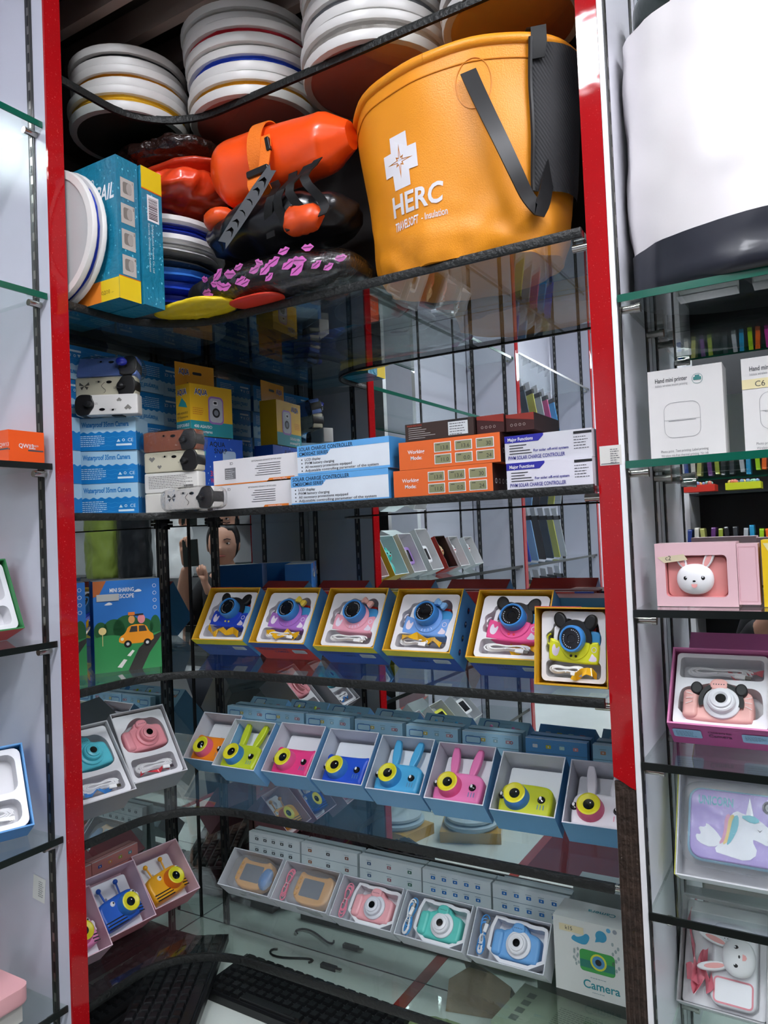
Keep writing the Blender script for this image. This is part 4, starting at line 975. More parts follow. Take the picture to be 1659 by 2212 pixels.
    b = MB(mt('#ece6ee' if k != 5 else '#dfe022', .35)); b.tube([(-bw-.001-.006*math.sin(a), -.004, .002+.008*math.cos(a)) for a in [PI*j/8 for j in range(9)]], .0014, 6); link('strap_loop', b, t)
    return t
NAM = ('leftmost', 'second from left', 'third from left', 'fourth from left', 'fifth from left', 'foremost')
for k, ((x, y, yw, ln), (col, cn, stl, acc)) in enumerate(zip(ROW1, R1C)):
    M = leanM(x, y, SZ[3]+.0004, yw, ln) @ (Matrix.Diagonal((.84, .93, .93, 1)) if k == 5 else Matrix())
    inner = '#d8a520'
    t = gift_box('open light blue gift box with yellow lining, %s in the upper row' % NAM[k], M, G1W, G1H, G1D, '#5f9fd0', inner, 'open camera gift boxes on the fourth shelf', deco1(k))
    b = MB(mt('#b02a28' if k < 5 else '#c8302a', .4)); x_ = G1W/2; b.add([(-x_, -G1D, G1H+.0004), (x_, -G1D, G1H+.0004), (x_, 0, G1H+.0004), (-x_, 0, G1H+.0004)], [(0, 1, 2, 3)])
    b.m(mt('#c22a22', .4)); b.add([(-x_, -G1D-.0004, G1H-.0002), (x_*.3, -G1D-.0004, G1H-.0002), (x_*.3, -G1D, G1H+.0009), (-x_, -G1D, G1H+.0009)], [(0, 1, 2, 3)]); link('red_top_edge', b, t)
    b = MB(TRAYW); tray1(b, G1W-.004, G1H, -G1D+.010 if k < 5 else -G1D+.014); link('insert_tray', b, t)
    if k < 5:
        stand_lid('%s box lid propped behind the gift box with the %s camera' % (('dark red and blue', 'dark red and navy', 'olive yellow', 'dark red', 'red and blue')[k], cn), x+.030, -.034, SZ[3]+.0004, .03, .135, .128, .020,
            ('#a82a26', '#a82a26', '#b4aa24', '#a82a26', '#a82a26')[k], 'lids behind the upper row of gift boxes', lambda b, W_, H_, k=k: b.m(mt('#3048a4', .4)).poly([(W_*.20, 0), (W_/2, 0), (W_/2, H_), (W_*.26, H_)], -.0003) if k != 2 else None, lean=.05)
    Mc = M @ T(.003, -G1D+.024, .066) @ Ry(.06) @ Matrix.Scale(1.07, 4)
    sleeve_camera('toy camera in a %s sleeve with %s and blue lens' % (cn, {'ears': 'round black ears', 'bow': 'a small bow'}[stl]), Mc, col, stl, acc, k)
    yy = -G1D+.020
    if k not in (0, ): cable('white charging cable coiled below the %s toy camera' % cn, M, -.040, .036 if k not in (3, 5) else .02, .015, .034, yy-.006, loops=4, seed=k, r=.0015)
    if k not in (2,): ribbon('yellow satin strap tucked below the %s toy camera' % cn, M, (-.036 if k in (0, 1, 3) else .0), .042, .014, .034, yy+.002 if k in (4,) else yy-.008, '#e8b01c', k+2, .014)
b = MB(mt('#b87a74', .45)); t = thing('packing_box', 'teal box with dusty pink top behind the foremost gift box', 'box', T(.93, -.105, SZ[3]) @ Rz(.02)); b.m(mt('#2c6a84', .45)); b.box(-.045, .09, 0, .085, 0, .125, {'+z': mt('#b87a74', .45)}); link('carton', b, t)

# ---------------- row 2: pale blue boxes with animal cameras
G2W, G2H, G2D = .106, .106, .060
ROW2 = [(.165, -.098, .035, .72), (.267, -.123, .031, .80), (.382, -.108, .040, .77), (.503, -.110, .060, .78), (.621, -.112, .066, .79), (.739, -.115, .052, .80), (.861, -.125, .045, .84), (.979, -.126, .06, .82)]
R2C = [('#f28a1e', 'orange', 'bear', '#ea6a8a', '#e6dd2a'), ('#bfd02a', 'lime green', 'rabbit', '#3f86c8', '#e6dd2a'), ('#ec3f86', 'hot pink', 'bear', '#ec5f9a', '#e6dd2a'), ('#1d50c8', 'deep blue', 'bear', '#3f7fd0', '#e6dd2a'),
       ('#4aa8d8', 'sky blue', 'rabbit', '#3a90cc', '#e6dd2a'), ('#ea7ab4', 'candy pink', 'rabbit', '#e85a90', '#e8d82a'), ('#c4cc24', 'lime yellow', 'plain', '#3a7cc4', '#e6dd2a'), ('#eeeaf0', 'white', 'rabbit', '#e8688c', '#e6dd2a')]
def icons(cols, y0=.3, n=4):
    def f(b, W_, D_):
        for j in range(n):
            c = cols[j % len(cols)]; xx = -W_*.32+W_*.62*j/(n-1)
            b.m(mt(c, .4)).poly(rrect(xx-.005, xx+.005, D_*.35, D_*.62, .001), -.0004); b.m(mt('#e8eef0', .4)).poly(circ(xx, D_*.48, .0017, 8), -.0006)
        b.m(mt('#7f98a8', .5)).bars(-W_*.36, W_*.3, D_*.18, .0011, n, -.0004)
    return f
def animal_camera(label, M, col, kind, lens, ring_, grp='animal-faced toy cameras in pale blue boxes', off=-.012, eyes=True):
    t = thing('toy_camera', label, 'camera', M, grp); w_ = .036
    b = MB(mt(col, .42)); o = [(-w_, -.020), (-w_+.004, -.024), (w_-.004, -.024), (w_, -.020), (w_+.001, .012), (w_-.006, .020), (w_-.018, .022), (-w_+.018, .022), (-w_+.006, .020), (-w_-.001, .012)]
    if kind == 'bear': o = [(-w_, -.020), (-w_+.004, -.024), (w_-.004, -.024), (w_, -.020), (w_, .012), (w_+.004, .018), (w_-.001, .025), (w_-.009, .022), (-w_+.009, .022), (-w_+.001, .025), (-w_-.004, .018), (-w_, .012)]
    b.prism(smooth_loop(o, 2), -.018, .006, .005, 4); link('body', b, t)
    b = MB(mt('#e9e9ec', .35)); b.box(-.008, .004, -.006, .002, .020, .027); link('shutter_button', b, t)
    b = MB(mt(lens, .38)); c = (off, 0, -.001); b.lathe([(.0185, -.016), (.0175, -.020), (.0160, -.030), (.0148, -.032)], 30, 'y', c)
    lb_ = link('lens_barrel', b, t)
    b = MB(mt(ring_, .38)); b.lathe([(.0150, -.0320), (.0130, -.0328), (.0072, -.0305)], 30, 'y', c); link('lens_ring', b, lb_)
    b = MB(mt('#08080a', .08, coat=1)); b.lathe([(0, -.0297), (.0076, -.0304)], 24, 'y', c); b.m(WHITE).poly(circ(off+.002, .001, .0010, 8), -.0312); link('lens_glass', b, lb_)
    if eyes:
        for s_, xx in ((1, off+.034), (-1, off-.025)):
            if abs(xx) > w_-.001: xx = math.copysign(w_-.003, xx)
            b = MB(mt('#0a0a0c', .15, coat=.8)); b.lathe([(0, -.0208), (.0042, -.0200), (.0056, -.0180)], 16, 'y', (xx, 0, .0005)); b.m(WHITE).poly(circ(xx-.0008, .0015, .0019, 8, .0026), -.0210); link('eye', b, t)
        b = MB(mt('#5a86b0' if col != '#eeeaf0' else '#e888a4', .5)); [b.rect(xx, xx+.0012, -.014, -.007, -.0183) for xx in (off+.030, off+.034, off+.038)]; link('cheek_marks', b, t)
    if kind == 'rabbit':
        for s_ in (-1, 1):
            b = MB(mt(col, .42)); b.push(T(.0 + s_*.0135, -.010, .018) @ Ry(s_*.13)); b.prism([(x*1.0, z) for x, z in circ(0, .024, .0065, 22, .026)], -.003, .004, .002); b.pop(); link('long_ear', b, t)
    if kind == 'bee':
        for s_ in (-1, 1):
            b = MB(mt(col, .42)); b.tube([(s_*.014, -.008, .018), (s_*.016, -.009, .038)], .0016, 8); b.sph((s_*.0165, -.009, .042), .0042, 12, 8); link('antenna', b, t)
            b = MB(WHITE); b.poly(smooth_loop([(s_*w_, .006), (s_*(w_+.006), .012), (s_*(w_+.009), .006), (s_*(w_+.006), .000), (s_*(w_+.007), -.006), (s_*w_, -.006)]), -.006); link('wing', b, t)
        b = MB(mt('#14141c', .4))
        for j in range(3):
            for xa, xb in ((-w_+.002, off-.010), (off+.012, w_-.002)):
                if xb-xa > .004: b.poly([(xa, -.010-.005*j), (xb, -.012-.005*j), (xb, -.0138-.005*j), (xa, -.012-.005*j)], -.0184)
        link('stripes', b, t)
        for xx in (off+.017, off-.022):
            b = MB(WHITE); b.lathe([(0, -.0195), (.0032, -.019), (.0045, -.0178)], 14, 'y', (xx, 0, .012)); b.m(BLACK).poly(circ(xx+.001, .0125, .0016, 8), -.0198); link('eye', b, t)
    return t
def nm2(k): return R2C[k][1]
for k, ((x, y, yw, ln), (col, cn, kind, le, rg)) in enumerate(zip(ROW2, R2C)):
    y -= .006
    M = leanM(x, y, SZ[4]+.0004, yw, ln); oc = '#7fb2dc' if k < 6 else '#6aa2cc'
    t = gift_box('open pale blue box holding the %s camera' % cn, M, G2W, G2H, G2D, oc, '#d2d5de', 'open pale blue boxes on the fifth shelf', None, .0018)
    b = MB(mt('#a6d0e6' if k != 6 else '#5f9cd2', .42)); x_ = G2W/2
    b.push(T(0, -G2D, G2H+.0005) @ Rx(-PI/2)); b.rect(-x_, x_, 0, G2D); icons(('#e0a080', '#d8b060', '#98b8c8', '#c89aa8') if k < 6 else ('#e8e8ec', '#d8c830', '#c8e8e0', '#e09090'))(b, G2W, G2D*.7)
    if k < 6: b.m(mt('#3a6aa8', .4)).poly(rrect(-.040, -.008, .004, .020, .004), -.0004, [rrect(-.038, -.010, .006, .018, .003)]); b.m(mt('#c8e0ea', .4)).poly(rrect(-.038, -.010, .006, .018, .003), -.0005)
    b.pop(); link('printed_side', b, t)
    b = MB(mt('#e6e8ee', .5)); b.push(T(0, -.022, .004)); b.prism(rrect(-.045, .047, 0, .094, .004), -.002, .016, .001); b.pop(); link('foam_card', b, t)
    stand_lid('pale blue box lid propped behind the %s camera' % cn, x+.012, -.026, SZ[4]+.0004, .02, G2W+.002, .121, .016, '#abd4ea' if k != 6 else '#5a9ad0', 'lids behind the row of pale blue boxes', strip_icons(('#e0a080', '#d8c060', '#98b8c8', '#c89aa8') if k != 6 else ('#e8e8ec', '#d8c830', '#c8e8e0', '#e09090'), 4, .05, k < 6), lean=.05)
    zc = .031 if kind != 'plain' else .030
    animal_camera('%s toy camera with %s and protruding %s lens' % (cn, {'bear': 'small round ears', 'rabbit': 'long rabbit ears', 'plain': 'no ears'}[kind], {'#ea6a8a': 'pink', '#3f86c8': 'blue', '#ec5f9a': 'pink', '#3f7fd0': 'blue', '#3a90cc': 'blue', '#e85a90': 'pink', '#3a7cc4': 'blue', '#e8688c': 'pink'}[le]),
                  M @ T(-.001+(.004 if k in (2, 3) else 0), -.032, zc) @ Matrix.Scale(1.17, 4), col, kind, le, rg)

# ---------------- row 3: white boxes with cameras in white trays
G3W, G3H, G3D = .135, .078, .048
ROW3 = [(.226, -.076, 0, .80), (.369, -.078, 0, .80), (.514, -.081, 0, .79), (.656, -.082, -.01, .775), (.799, -.080, 0, .72)]
def classic_camera(label, M, col, lens='#e4e4ea', s_=1.0, grp='classic-shaped toy cameras'):
    t = thing('toy_camera', label, 'camera', M @ Matrix.Scale(s_, 4), grp)
    o = [(-.040, -.022), (-.036, -.027), (.036, -.027), (.040, -.022), (.040, .010), (.034, .018), (.016, .020), (.011, .030), (-.011, .030), (-.016, .020), (-.022, .019), (-.026, .016), (-.034, .018), (-.040, .012)]
    b = MB(mt(col, .4)); b.prism(smooth_loop(o, 2), -.016, .006, .005, 4); b.m(mt(col, .4)).prism(rrect(-.042, -.024, -.024, .015, .006), -.020, -.006, .005, 4)
    link('body', b, t)
    b = MB(mt(col, .4)); b.prism(smooth_loop([(-.012, .014), (-.010, .031), (.010, .031), (.012, .014)], 2), -.021, -.004, .003); b.m(mt('#30383c', .5)); [b.poly(circ(-.006+.003*j, .022, .0008, 6), -.0213) for j in range(5)]; link('flash_hump', b, t)
    b = MB(mt(lens, .3)); b.lathe([(.0215, -.014), (.0215, -.019), (.0195, -.0205), (.0165, -.0205), (.016, -.027), (.0145, -.0285), (.0125, -.0285), (.012, -.031), (.0085, -.032), (.006, -.030)], 36, 'y', (.004, 0, -.002)); lb_ = link('lens_rings', b, t)
    b = MB(mt('#07080a', .08, coat=1)); b.lathe([(0, -.0302), (.0062, -.0303)], 20, 'y', (.004, 0, -.002)); link('lens_glass', b, lb_)
    return t
def tray3(b, y, x0=-.040, x1=.062, z0=.004, z1=.073, dp=.020):
    o = smooth_loop([(x0, z0), (x1, z0), (x1, z1-.010), (x1-.006, z1), (x1-.03, z1-.002), (x1-.044, z1+.002), (x0+.030, z1-.001), (x0+.022, z1+.002), (x0, z1)], 1)
    i = inset(o, .006); b.m(TRAYW).hole_plate(o, [i], y, dp, mt('#d8d8de', .35)); n = len(o)
    A = sum(o[i][0]*o[(i+1) % n][1]-o[(i+1) % n][0]*o[i][1] for i in range(n))
    b.m(TRAYW).add([(a, y, c) for a, c in o]+[(a, y+.025, c) for a, c in o], [(i, (i+1) % n, n+(i+1) % n, n+i) for i in range(n)])
R3N = ['bagged orange and blue camera', 'bagged orange camera', 'pale pink camera', 'mint green camera', 'sky blue camera']
for k, (x, y, yw, ln) in enumerate(ROW3):
    M = leanM(x, y, SZ[5]+.0004, yw, ln)
    t = gift_box('open white box holding the %s' % R3N[k], M, G3W, G3H, G3D, '#dfe1e7', '#d0d3da', 'open white boxes on the lowest curved shelf', None, .0016)
    b = MB(mt('#dfe9ec', .45)); x_ = G3W/2; b.push(T(0, -G3D, G3H+.0005) @ Rx(-PI/2)); b.rect(-x_, x_, 0, G3D)
    cl = (('#50585c', '#50585c', '#6a7276'), ('#a86a48', '#4a4a4e', '#8a5a50'), ('#4a6a90', '#a8707a', '#4a7a6a'), ('#2a7ac8', '#2a7ac8'), ('#2a7ac8', '#2a7ac8'))[k]
    icons(cl, n=(5, 3, 3, 5, 5)[k])(b, G3W, G3D*.8); b.pop(); link('printed_side', b, t)
    stand_lid('white box lid with small %s icons behind the %s' % (('grey', 'brown', 'camera', 'blue', 'blue')[k], R3N[k]), x+.012, -.021, SZ[5]+.0004, 0, G3W+.004, .112, .014, '#e6eff1', 'white lids behind the lowest row', strip_icons(cl, (5, 3, 3, 5, 5)[k], .05), lean=.04)
    if k >= 2:
        b = MB(); tray3(b, -.036); link('insert_tray', b, t)
        col, lz = (('#eeaab0', '#dcdce4'), ('#5ec8bc', '#e6e6ea'), ('#6aa6de', '#e8e8ec'))[k-2]
        classic_camera('%s camera-shaped toy with white ringed lens' % ('pale pink', 'mint green', 'sky blue')[k-2], M @ T(.011, -.022, .038), col, lz, grp='classic cameras in the lowest curved row')
    else:
        t = thing('toy_camera', '%s toy camera with dark screen in milky plastic' % ('orange and blue', 'plain orange')[k], 'camera', M @ T((.0, .012)[k], -.018, .036))
        b = MB(mt('#eab068', .4)); b.prism(smooth_loop([(-.044, -.028), (.040, -.028), (.043, .02), (.036, .028), (.028, .034), (.02, .028), (-.03, .028), (-.037, .034), (-.044, .026)], 2), -.018, .004, .004); link('body', b, t)
        b = MB(mt('#6c7480', .2)); b.poly(rrect(-.028, .022, -.014, .020, .003), -.0186); link('screen', b, t)
        b = MB(mt('#f0b040', .4)); [b.lathe([(0, -.021), (.003, -.0205), (.0035, -.018)], 12, 'y', (-.036, 0, zz)) for zz in (-.012, -.001, .010, .019)]; link('button', b, t)
        if k == 0: b = MB(mt('#4a88c8', .4)); b.sph((.036, -.016, -.002), (.014, .012, .022), 16, 10, 1, .003, 60, 3); link('blue_strap', b, t)
        b = MB(FROST); b.sph((0, -.010, .0), (.056, .020, .036), 36, 20, .5, .004, 35, 60+k); link('milky_bag', b, t)
    if k >= 1:
        cc, cn_ = (('#e88aa0', 'pink'), ('#e88aa0', 'pink'), ('#4a9ad8', 'blue'), ('#3f8fd4', 'blue'))[k-1]
        cable('%s cord bundled left of the %s' % (cn_, R3N[k]), M, -.065, -.040, .008, .070, -.032, cc, 4, 20+k, plug=(k == 4), r=.0012, vert=True, group='coloured cords in the lowest row')
    if k == 3: cable('white cord hanging beside the mint green camera', M, -.064, -.044, .006, .066, -.036, '#ececee', 2, 31, True, .0013, True, None)
    if k == 4: cable('white cord twisted beside the sky blue camera', M, -.058, -.046, .010, .040, -.034, '#ececee', 2, 32, False, .0016, True, None)
# white bird camera box
p0 = P(1205.6, 2124, 'z', SZ[5]); t = thing('camera_box', 'white carton printed with a green camera, a blue bird and the word Camera', 'box', T(.876, -.085, SZ[5]) @ Rz(-.02))
b = MB(mt('#dadcd8', .4)); W_, H_, D_ = .125, .118, .062; b.box(0, W_, 0, D_, 0, H_)
TEAL = mt('#1f8a94', .45)
b.m(TEAL).text('Camera', .046, .014, .013, bold=.015, wd=.058); b.m(mt('#6a8a90', .5)).bars(.058, .09, .031, .0012, 3, -.0004); b.bars(.06, .085, .008, .0012, 4, -.0004)
b.m(mt('#3aa04a', .4)).poly(rrect(.042, .098, .040, .074, .006), -.0004); b.m(mt('#1f7a6a', .4)).rect(.0424, .0976, .046, .058, -.0005); b.m(mt('#d8d838', .4)).poly(circ(.072, .058, .013), -.0006); b.m(mt('#4a90c0', .4)).poly(circ(.072, .058, .010), -.0008); b.m(mt('#101418', .3)).poly(circ(.072, .058, .005), -.001)
b.m(mt('#3a9ac0', .4)).poly(smooth_loop([(.028, .086), (.036, .082), (.052, .080), (.058, .088), (.060, .096), (.054, .100), (.048, .094), (.038, .090), (.034, .094)]), -.0004); b.poly(circ(.078, .100, .009), -.0004)
b.poly([(.070, .096), (.068, .089), (.078, .092)], -.0004); b.m(mt('#9aa8a8', .5))
for j in range(9): b.poly(circ(.100+.005*math.sin(j*2.1), .052+.005*j, .0020, 8, .0032), -.0004); b.poly(circ(.036+.004*math.sin(j*1.7), .048+.003*j, .0018, 6, .003), -.0004)
b.m(mt('#58a8d0', .4)).poly(circ(.090, .112, .0035), -.0004); b.m(mt('#9098a0', .4)).poly(circ(.100, .112, .0035), -.0004)
b.m(mt('#e0d4ac', .5)).rect(.010, .050, .096, .107, -.0005); b.m(mt('#33383c', .5)).text('k15', .020, .099, .006, y=-.0008)
b.push(T(0, 0, H_) @ Rx(-PI/2)); b.m(TEAL).text('Camera', .070, .040, .010, 'C', bold=.02, flip=True); b.pop(); link('carton', b, t)

# ================================================================ LEFT END OF THE CURVED SHELVES
# telescope boxes
yt = math.atan2(.123, .078)
def tele(label, M):
    t = thing('packing_box', label, 'box', M, 'telescope boxes'); W_, H_, D_ = .122, .172, .066
    b = MB(mt('#2a74c4', .35)); b.box(0, W_, 0, D_, 0, H_, {'+z': mt('#8f9296', .4)})
    b.m(mt('#2a8048', .4)).poly([(0, 0), (W_, 0), (W_, H_*.42), (W_*.8, H_*.40), (W_*.5, H_*.46), (W_*.2, H_*.40), (0, H_*.44)], -.0003)
    b.m(mt('#1c5c30', .4))
    for cx_, r_ in ((.012, .016), (.036, .020), (.06, .026), (.09, .018), (.112, .022)): b.poly(circ(cx_, H_*.46, min(r_, W_-cx_, cx_) if 0 else min(r_, cx_, W_-cx_), 20, r_), -.0005)
    b.m(mt('#2f8a4c', .4)).poly(wave(0, W_, H_*.38, .004, 60)+[(W_, 0), (0, 0)], -.0007)
    b.m(mt('#2c2a26', .5)).poly([(.012, .0), (.060, .0), (.080, .040), (.100, .058), (W_, .068), (W_, .060), (.105, .048), (.095, .030), (.088, 0), (.070, 0), (.060, 0)][:6]+[(.100, .030), (.085, 0)], -.0009)
    b.m(mt('#e8e4dc', .5)).poly([(.040, .008), (.048, .006), (.058, .020), (.052, .022)], -.0012); b.poly([(.058, .028), (.064, .026), (.072, .036), (.068, .038)], -.0012)
    b.m(mt('#f2991e', .35)).poly(smooth_loop([(.044, .050), (.044, .064), (.056, .070), (.062, .086), (.094, .086), (.100, .070), (.108, .066), (.108, .050)], 2), -.0011)
    b.m(mt('#3a3a34', .3)).poly([(.063, .072), (.067, .083), (.078, .083), (.078, .072)], -.0014); b.poly([(.081, .072), (.081, .083), (.092, .083), (.096, .072)], -.0014)
    b.m(BLACK); b.poly(circ(.060, .050, .007), -.0014); b.poly(circ(.096, .050, .007), -.0014); b.m(mt('#d0d0d0', .4)).poly(circ(.060, .050, .003), -.0016); b.poly(circ(.096, .050, .003), -.0016); b.m(mt('#f4ecc8', .3)).poly(circ(.050, .060, .003), -.0014)
    b.m(mt('#e2a05a', .4)).poly(circ(.068, .096, .006, 14, .008), -.0014); b.m(mt('#e08a90', .4)).poly(circ(.086, .096, .007, 14, .009), -.0014); b.m(mt('#20242a', .4)).rect(.064, .090, .103, .106, -.0016); b.m(mt('#e07a2a', .4)).rect(.062, .074, .104, .110, -.0017)
    b.m(mt('#f0d890', .4)).poly(circ(.015, .078, .007), -.0012); b.rect(.0145, .0155, .050, .071, -.0012)
    b.m(WHITE).text('MINI SHARING', .030, .150, .0075, bold=.02, wd=.044); b.text('TELESCOPE', .030, .138, .0075, bold=.02, wd=.044)
    for cx_, cz_ in ((.026, .126), (.080, .148)): b.poly(smooth_loop([(cx_-.008, cz_), (cx_+.008, cz_), (cx_+.008, cz_+.003), (cx_+.002, cz_+.006), (cx_-.003, cz_+.003)]), -.0005)
    for j in range(4): b.poly(circ(.112, .158-.014*j, .0036, 14), -.0005, [circ(.112, .158-.014*j, .0029, 12)])
    b.m(mt('#b4602c', .4)).poly([(0, H_), (.024, H_), (.010, .145), (0, .142)], -.0005); b.m(mt('#b8b8b4', .5)).rect(.006, .046, .134, .147, -.0018)
    link('carton', b, t); return t
tele('blue telescope carton with orange toy car picture, nearest the inner corner', T(.103, -.352, SZ[3]) @ Rz(yt))
tele('blue telescope carton half hidden behind the left red post', T(.030, -.466, SZ[3]) @ Rz(yt))
# two tilted white-tray boxes on the fifth shelf
def leftbox(label, M, W_, H_, D_, outer, inner, side_txt=True):
    def dc(b, W_, H_, D_):
        if not side_txt: return
        b.push(T(-W_/2, 0, 0) @ Rz(-PI/2)); b.m(mt('#3a3c44', .5))
        for j in range(6): b.poly(rrect(.026, .034, .016+.020*j, .024+.020*j, .002), -.0004); b.bars(.036, .046, .02+.02*j, .001, j, -.0004, 2, .002)
        b.pop()
    return gift_box(label, M, W_, H_, D_, outer, inner, None, dc, .002)
LW, LH, LD = .112, .150, .066
for k, (x, y, yw, ln, col, cn) in enumerate(((.126, -.252, 1.30, .69, '#f09aa4', 'coral pink'), (.133, -.385, 1.38, .74, '#58c0d0', 'turquoise'))):
    M = leanM(x, y, SZ[4]+.0004, yw, ln)
    t = leftbox('open grey box with white tray holding the %s camera' % cn, M, LW, LH, LD, '#a4a6ac', '#c8c8cc')
    b = MB(); x_ = LW/2-.004; rec = smooth_loop([(-.046, .066), (-.048, .105), (-.034, .112), (-.022, .128), (-.004, .136), (.012, .130), (.028, .132), (.044, .118), (.046, .090), (.044, .064), (.0, .058)], 2); lo = rrect(-.044, .044, .012, .050, .008)
    b.m(TRAYW).hole_plate(rrect(-x_, x_, .005, LH-.005, .006), [rec, lo], -LD+.008, .03, mt('#cfcdd2', .35)); link('insert_tray', b, t)
    lid('grey box lid leaning behind the box with the %s camera' % cn, M @ T(0, 0, 0), LW, LH-.02, .018, '#8f9496', None, lambda b, W_, D_: b.m(mt('#40444a', .5)).text('CHILDREN', 0, .010, .005, 'C', bold=.02), z0=.012)
    classic_camera('%s camera-shaped toy with a matching lens and pale sleeve' % cn, M @ T(0, -LD+.022, .094) @ Ry(-.05), col, col, 1.05, None)
    cable(('white charging cable coiled below the coral pink camera', 'white charging cable with blue strap below the turquoise camera')[k], M, -.036, .038, .018, .046, -LD+.014, '#f0f0f2', 5, 40+k, True, .0017, False, None)
    ribbon(('red satin strap under the cable of the coral pink camera', 'blue satin strap under the cable of the turquoise camera')[k], M, -.03, .03, .016, .03, -LD+.018, ('#d8404c', '#3a80c8')[k], 9+k, .008)
# bee cameras in pink boxes
BW, BH, BD = .108, .114, .060
for k, (x, y, yw, ln, col, cn, le) in enumerate(((.098, -.196, 1.45, .74, '#f0ac1c', 'yellow', '#ee7a1e'), (.093, -.311, 1.45, .66, '#1f5cc0', 'blue', '#3a80d0'), (.11, -.425, 1.42, .72, '#e890c0', 'pink', '#e86090'))):
    M = leanM(x, y, SZ[5]+.0004, yw, ln)
    t = gift_box('open pink box holding the %s bee camera' % cn, M, BW, BH, BD, '#d88a94' if k != 2 else '#d8b8c4', '#e4c4d0', 'open pink boxes on the lowest curved shelf', None, .0018)
    b = MB(mt('#e8eaf0', .5)); b.push(T(0, -.022, .004)); b.prism(rrect(-.046, .046, 0, .100, .006), -.002, .016, .001); b.pop(); link('foam_card', b, t)
    stand_lid('dusty pink lid with tiny camera prints behind the %s bee camera' % cn, .0155, y-.050, SZ[5]+.0004, PI/2, BW*1.05, .125, .012, '#cc8a86', 'pink lids on the lowest curved shelf', strip_icons(('#2a60b8', '#e0a060', '#a0b840', '#58a0b0'), 4, .05), lean=.02)
    animal_camera('%s toy camera with bee antennae, wings and black stripes' % cn, M @ T(0, -.030, .042) @ Ry(-.12) @ Matrix.Scale(1.15, 4), col, 'bee', le, '#e8dc28', None, .012, False)

# ================================================================ RIGHT-HAND SHELVES
# white dry bag
p = P(1341, 300, 'y', -.14); t = thing('dry_bag', 'big white cylindrical bag with navy bottom, standing on the green-edged right shelf', 'bag', T(p.x+.205, -.135, RZ[0]+.0008))
def bag_mesh(b, rx, ry, z0, z1, seed, n=72, m_=30, amp=.006, top=True, sh=0):
    V = []; F = []
    for j in range(m_+1):
        z = z0+(z1-z0)*j/m_
        for i in range(n):
            a = 2*PI*i/n; w_ = amp*noise.noise(Vector((math.cos(a)*2+seed, math.sin(a)*2, z*9)))+amp*.5*noise.noise(Vector((math.cos(a)*5+seed, math.sin(a)*5, z*22)))
            k = 1 if z > .012 else .93+.07*z/.012
            V.append(((rx+w_)*math.cos(a)*k, (ry+w_)*math.sin(a)*k, z+sh*(z/.4)*math.cos(a)))
    for j in range(m_):
        for i in range(n): k = (i+1) % n; F.append((j*n+i, j*n+k, (j+1)*n+k, (j+1)*n+i))
    F.append(tuple(range(n))[::-1])
    if top: F.append(tuple(m_*n+i for i in range(n)))
    b.add(V, F)
b = MB(mt('#eae6e6', .38, bump=.15, bs=14, var=.02)); bag_mesh(b, .198, .112, .062, .390, 3, amp=.008, sh=.008); link('cloth_body', b, t, sharp=60)
b = MB(mt('#20232e', .35, bump=.15, bs=14, coat=.2)); bag_mesh(b, .201, .115, 0, .070, 3, top=False, m_=8, amp=.008); link('bottom_panel', b, t, sharp=60)
t = soft('dry_bag', 'dark olive bag lying on top of the big white bag', 'bag', (p.x+.19, -.10, RZ[0]+.392+.052), (.17, .09, .05), '#22302c', .006, 9, 77)
b = MB(mt('#d8cfcb', .5)); b.strip([(-.10, -.085, -.052), (-.085, -.10, -.02), (-.06, -.095, .02), (-.03, -.07, .05)], .022, .003, side=(.8, -.2, -.4)); link('white_strap', b, t)
def printer_box(label, x, tape=None):
    t = thing('printer_box', label, 'box', T(x, -.172, RZ[1]+.0008) @ Rx(-.03), 'hand mini printer boxes'); W_, H_, D_ = .098, .130, .045
    b = MB(mt('#d9d7d5', .4)); b.box(0, W_, 0, D_, 0, H_)
    b.m(mt('#44474a', .5)).text('Hand mini printer', .010, .112, .0062, bold=.015, wd=.043); b.m(mt('#8a8c8e', .5)).text('Inkless wireless instant printing', .010, .106, .0035, wd=.043)
    b.m(mt('#2f7a76', .5)).poly(circ(.066, .112, .0072, 24), -.0004, [circ(.066, .112, .0067, 24)]); b.poly(rrect(.0608, .0712, .110, .1145, .001), -.0004); b.rect(.063, .069, .1145, .117, -.0004)
    b.m(mt('#8f9092', .5)); o = rrect(.020, .068, .032, .082, .012, 8); b.poly(o, -.0004, [inset(o, .0005)]); b.rect(.0205, .0675, .0570, .0574, -.0004); b.rect(.026, .062, .0555, .0563, -.0004)
    b.m(mt('#6a6c6e', .5)).text('Photo print  Text printing  Label printing', .014, .012, .0034, wd=.062); b.text('Wireless ink-free thermal printing  No ink', .014, .006, .0034, wd=.062)
    if tape: b.m(mt('#e0d4a4', .5)).rect(.0, .05, .088, .101, -.0006); b.m(mt('#4a4a46', .5)).text(tape, .016, .0905, .0075, y=-.0009)
    link('carton', b, t)
p = P(1402, 900, 'y', -.172); printer_box('white hand mini printer box standing right beside the divider panel', p.x)
p = P(1606, 900, 'y', -.172); printer_box('white hand mini printer box with yellowed tape, farther from the divider', p.x, 'C6')
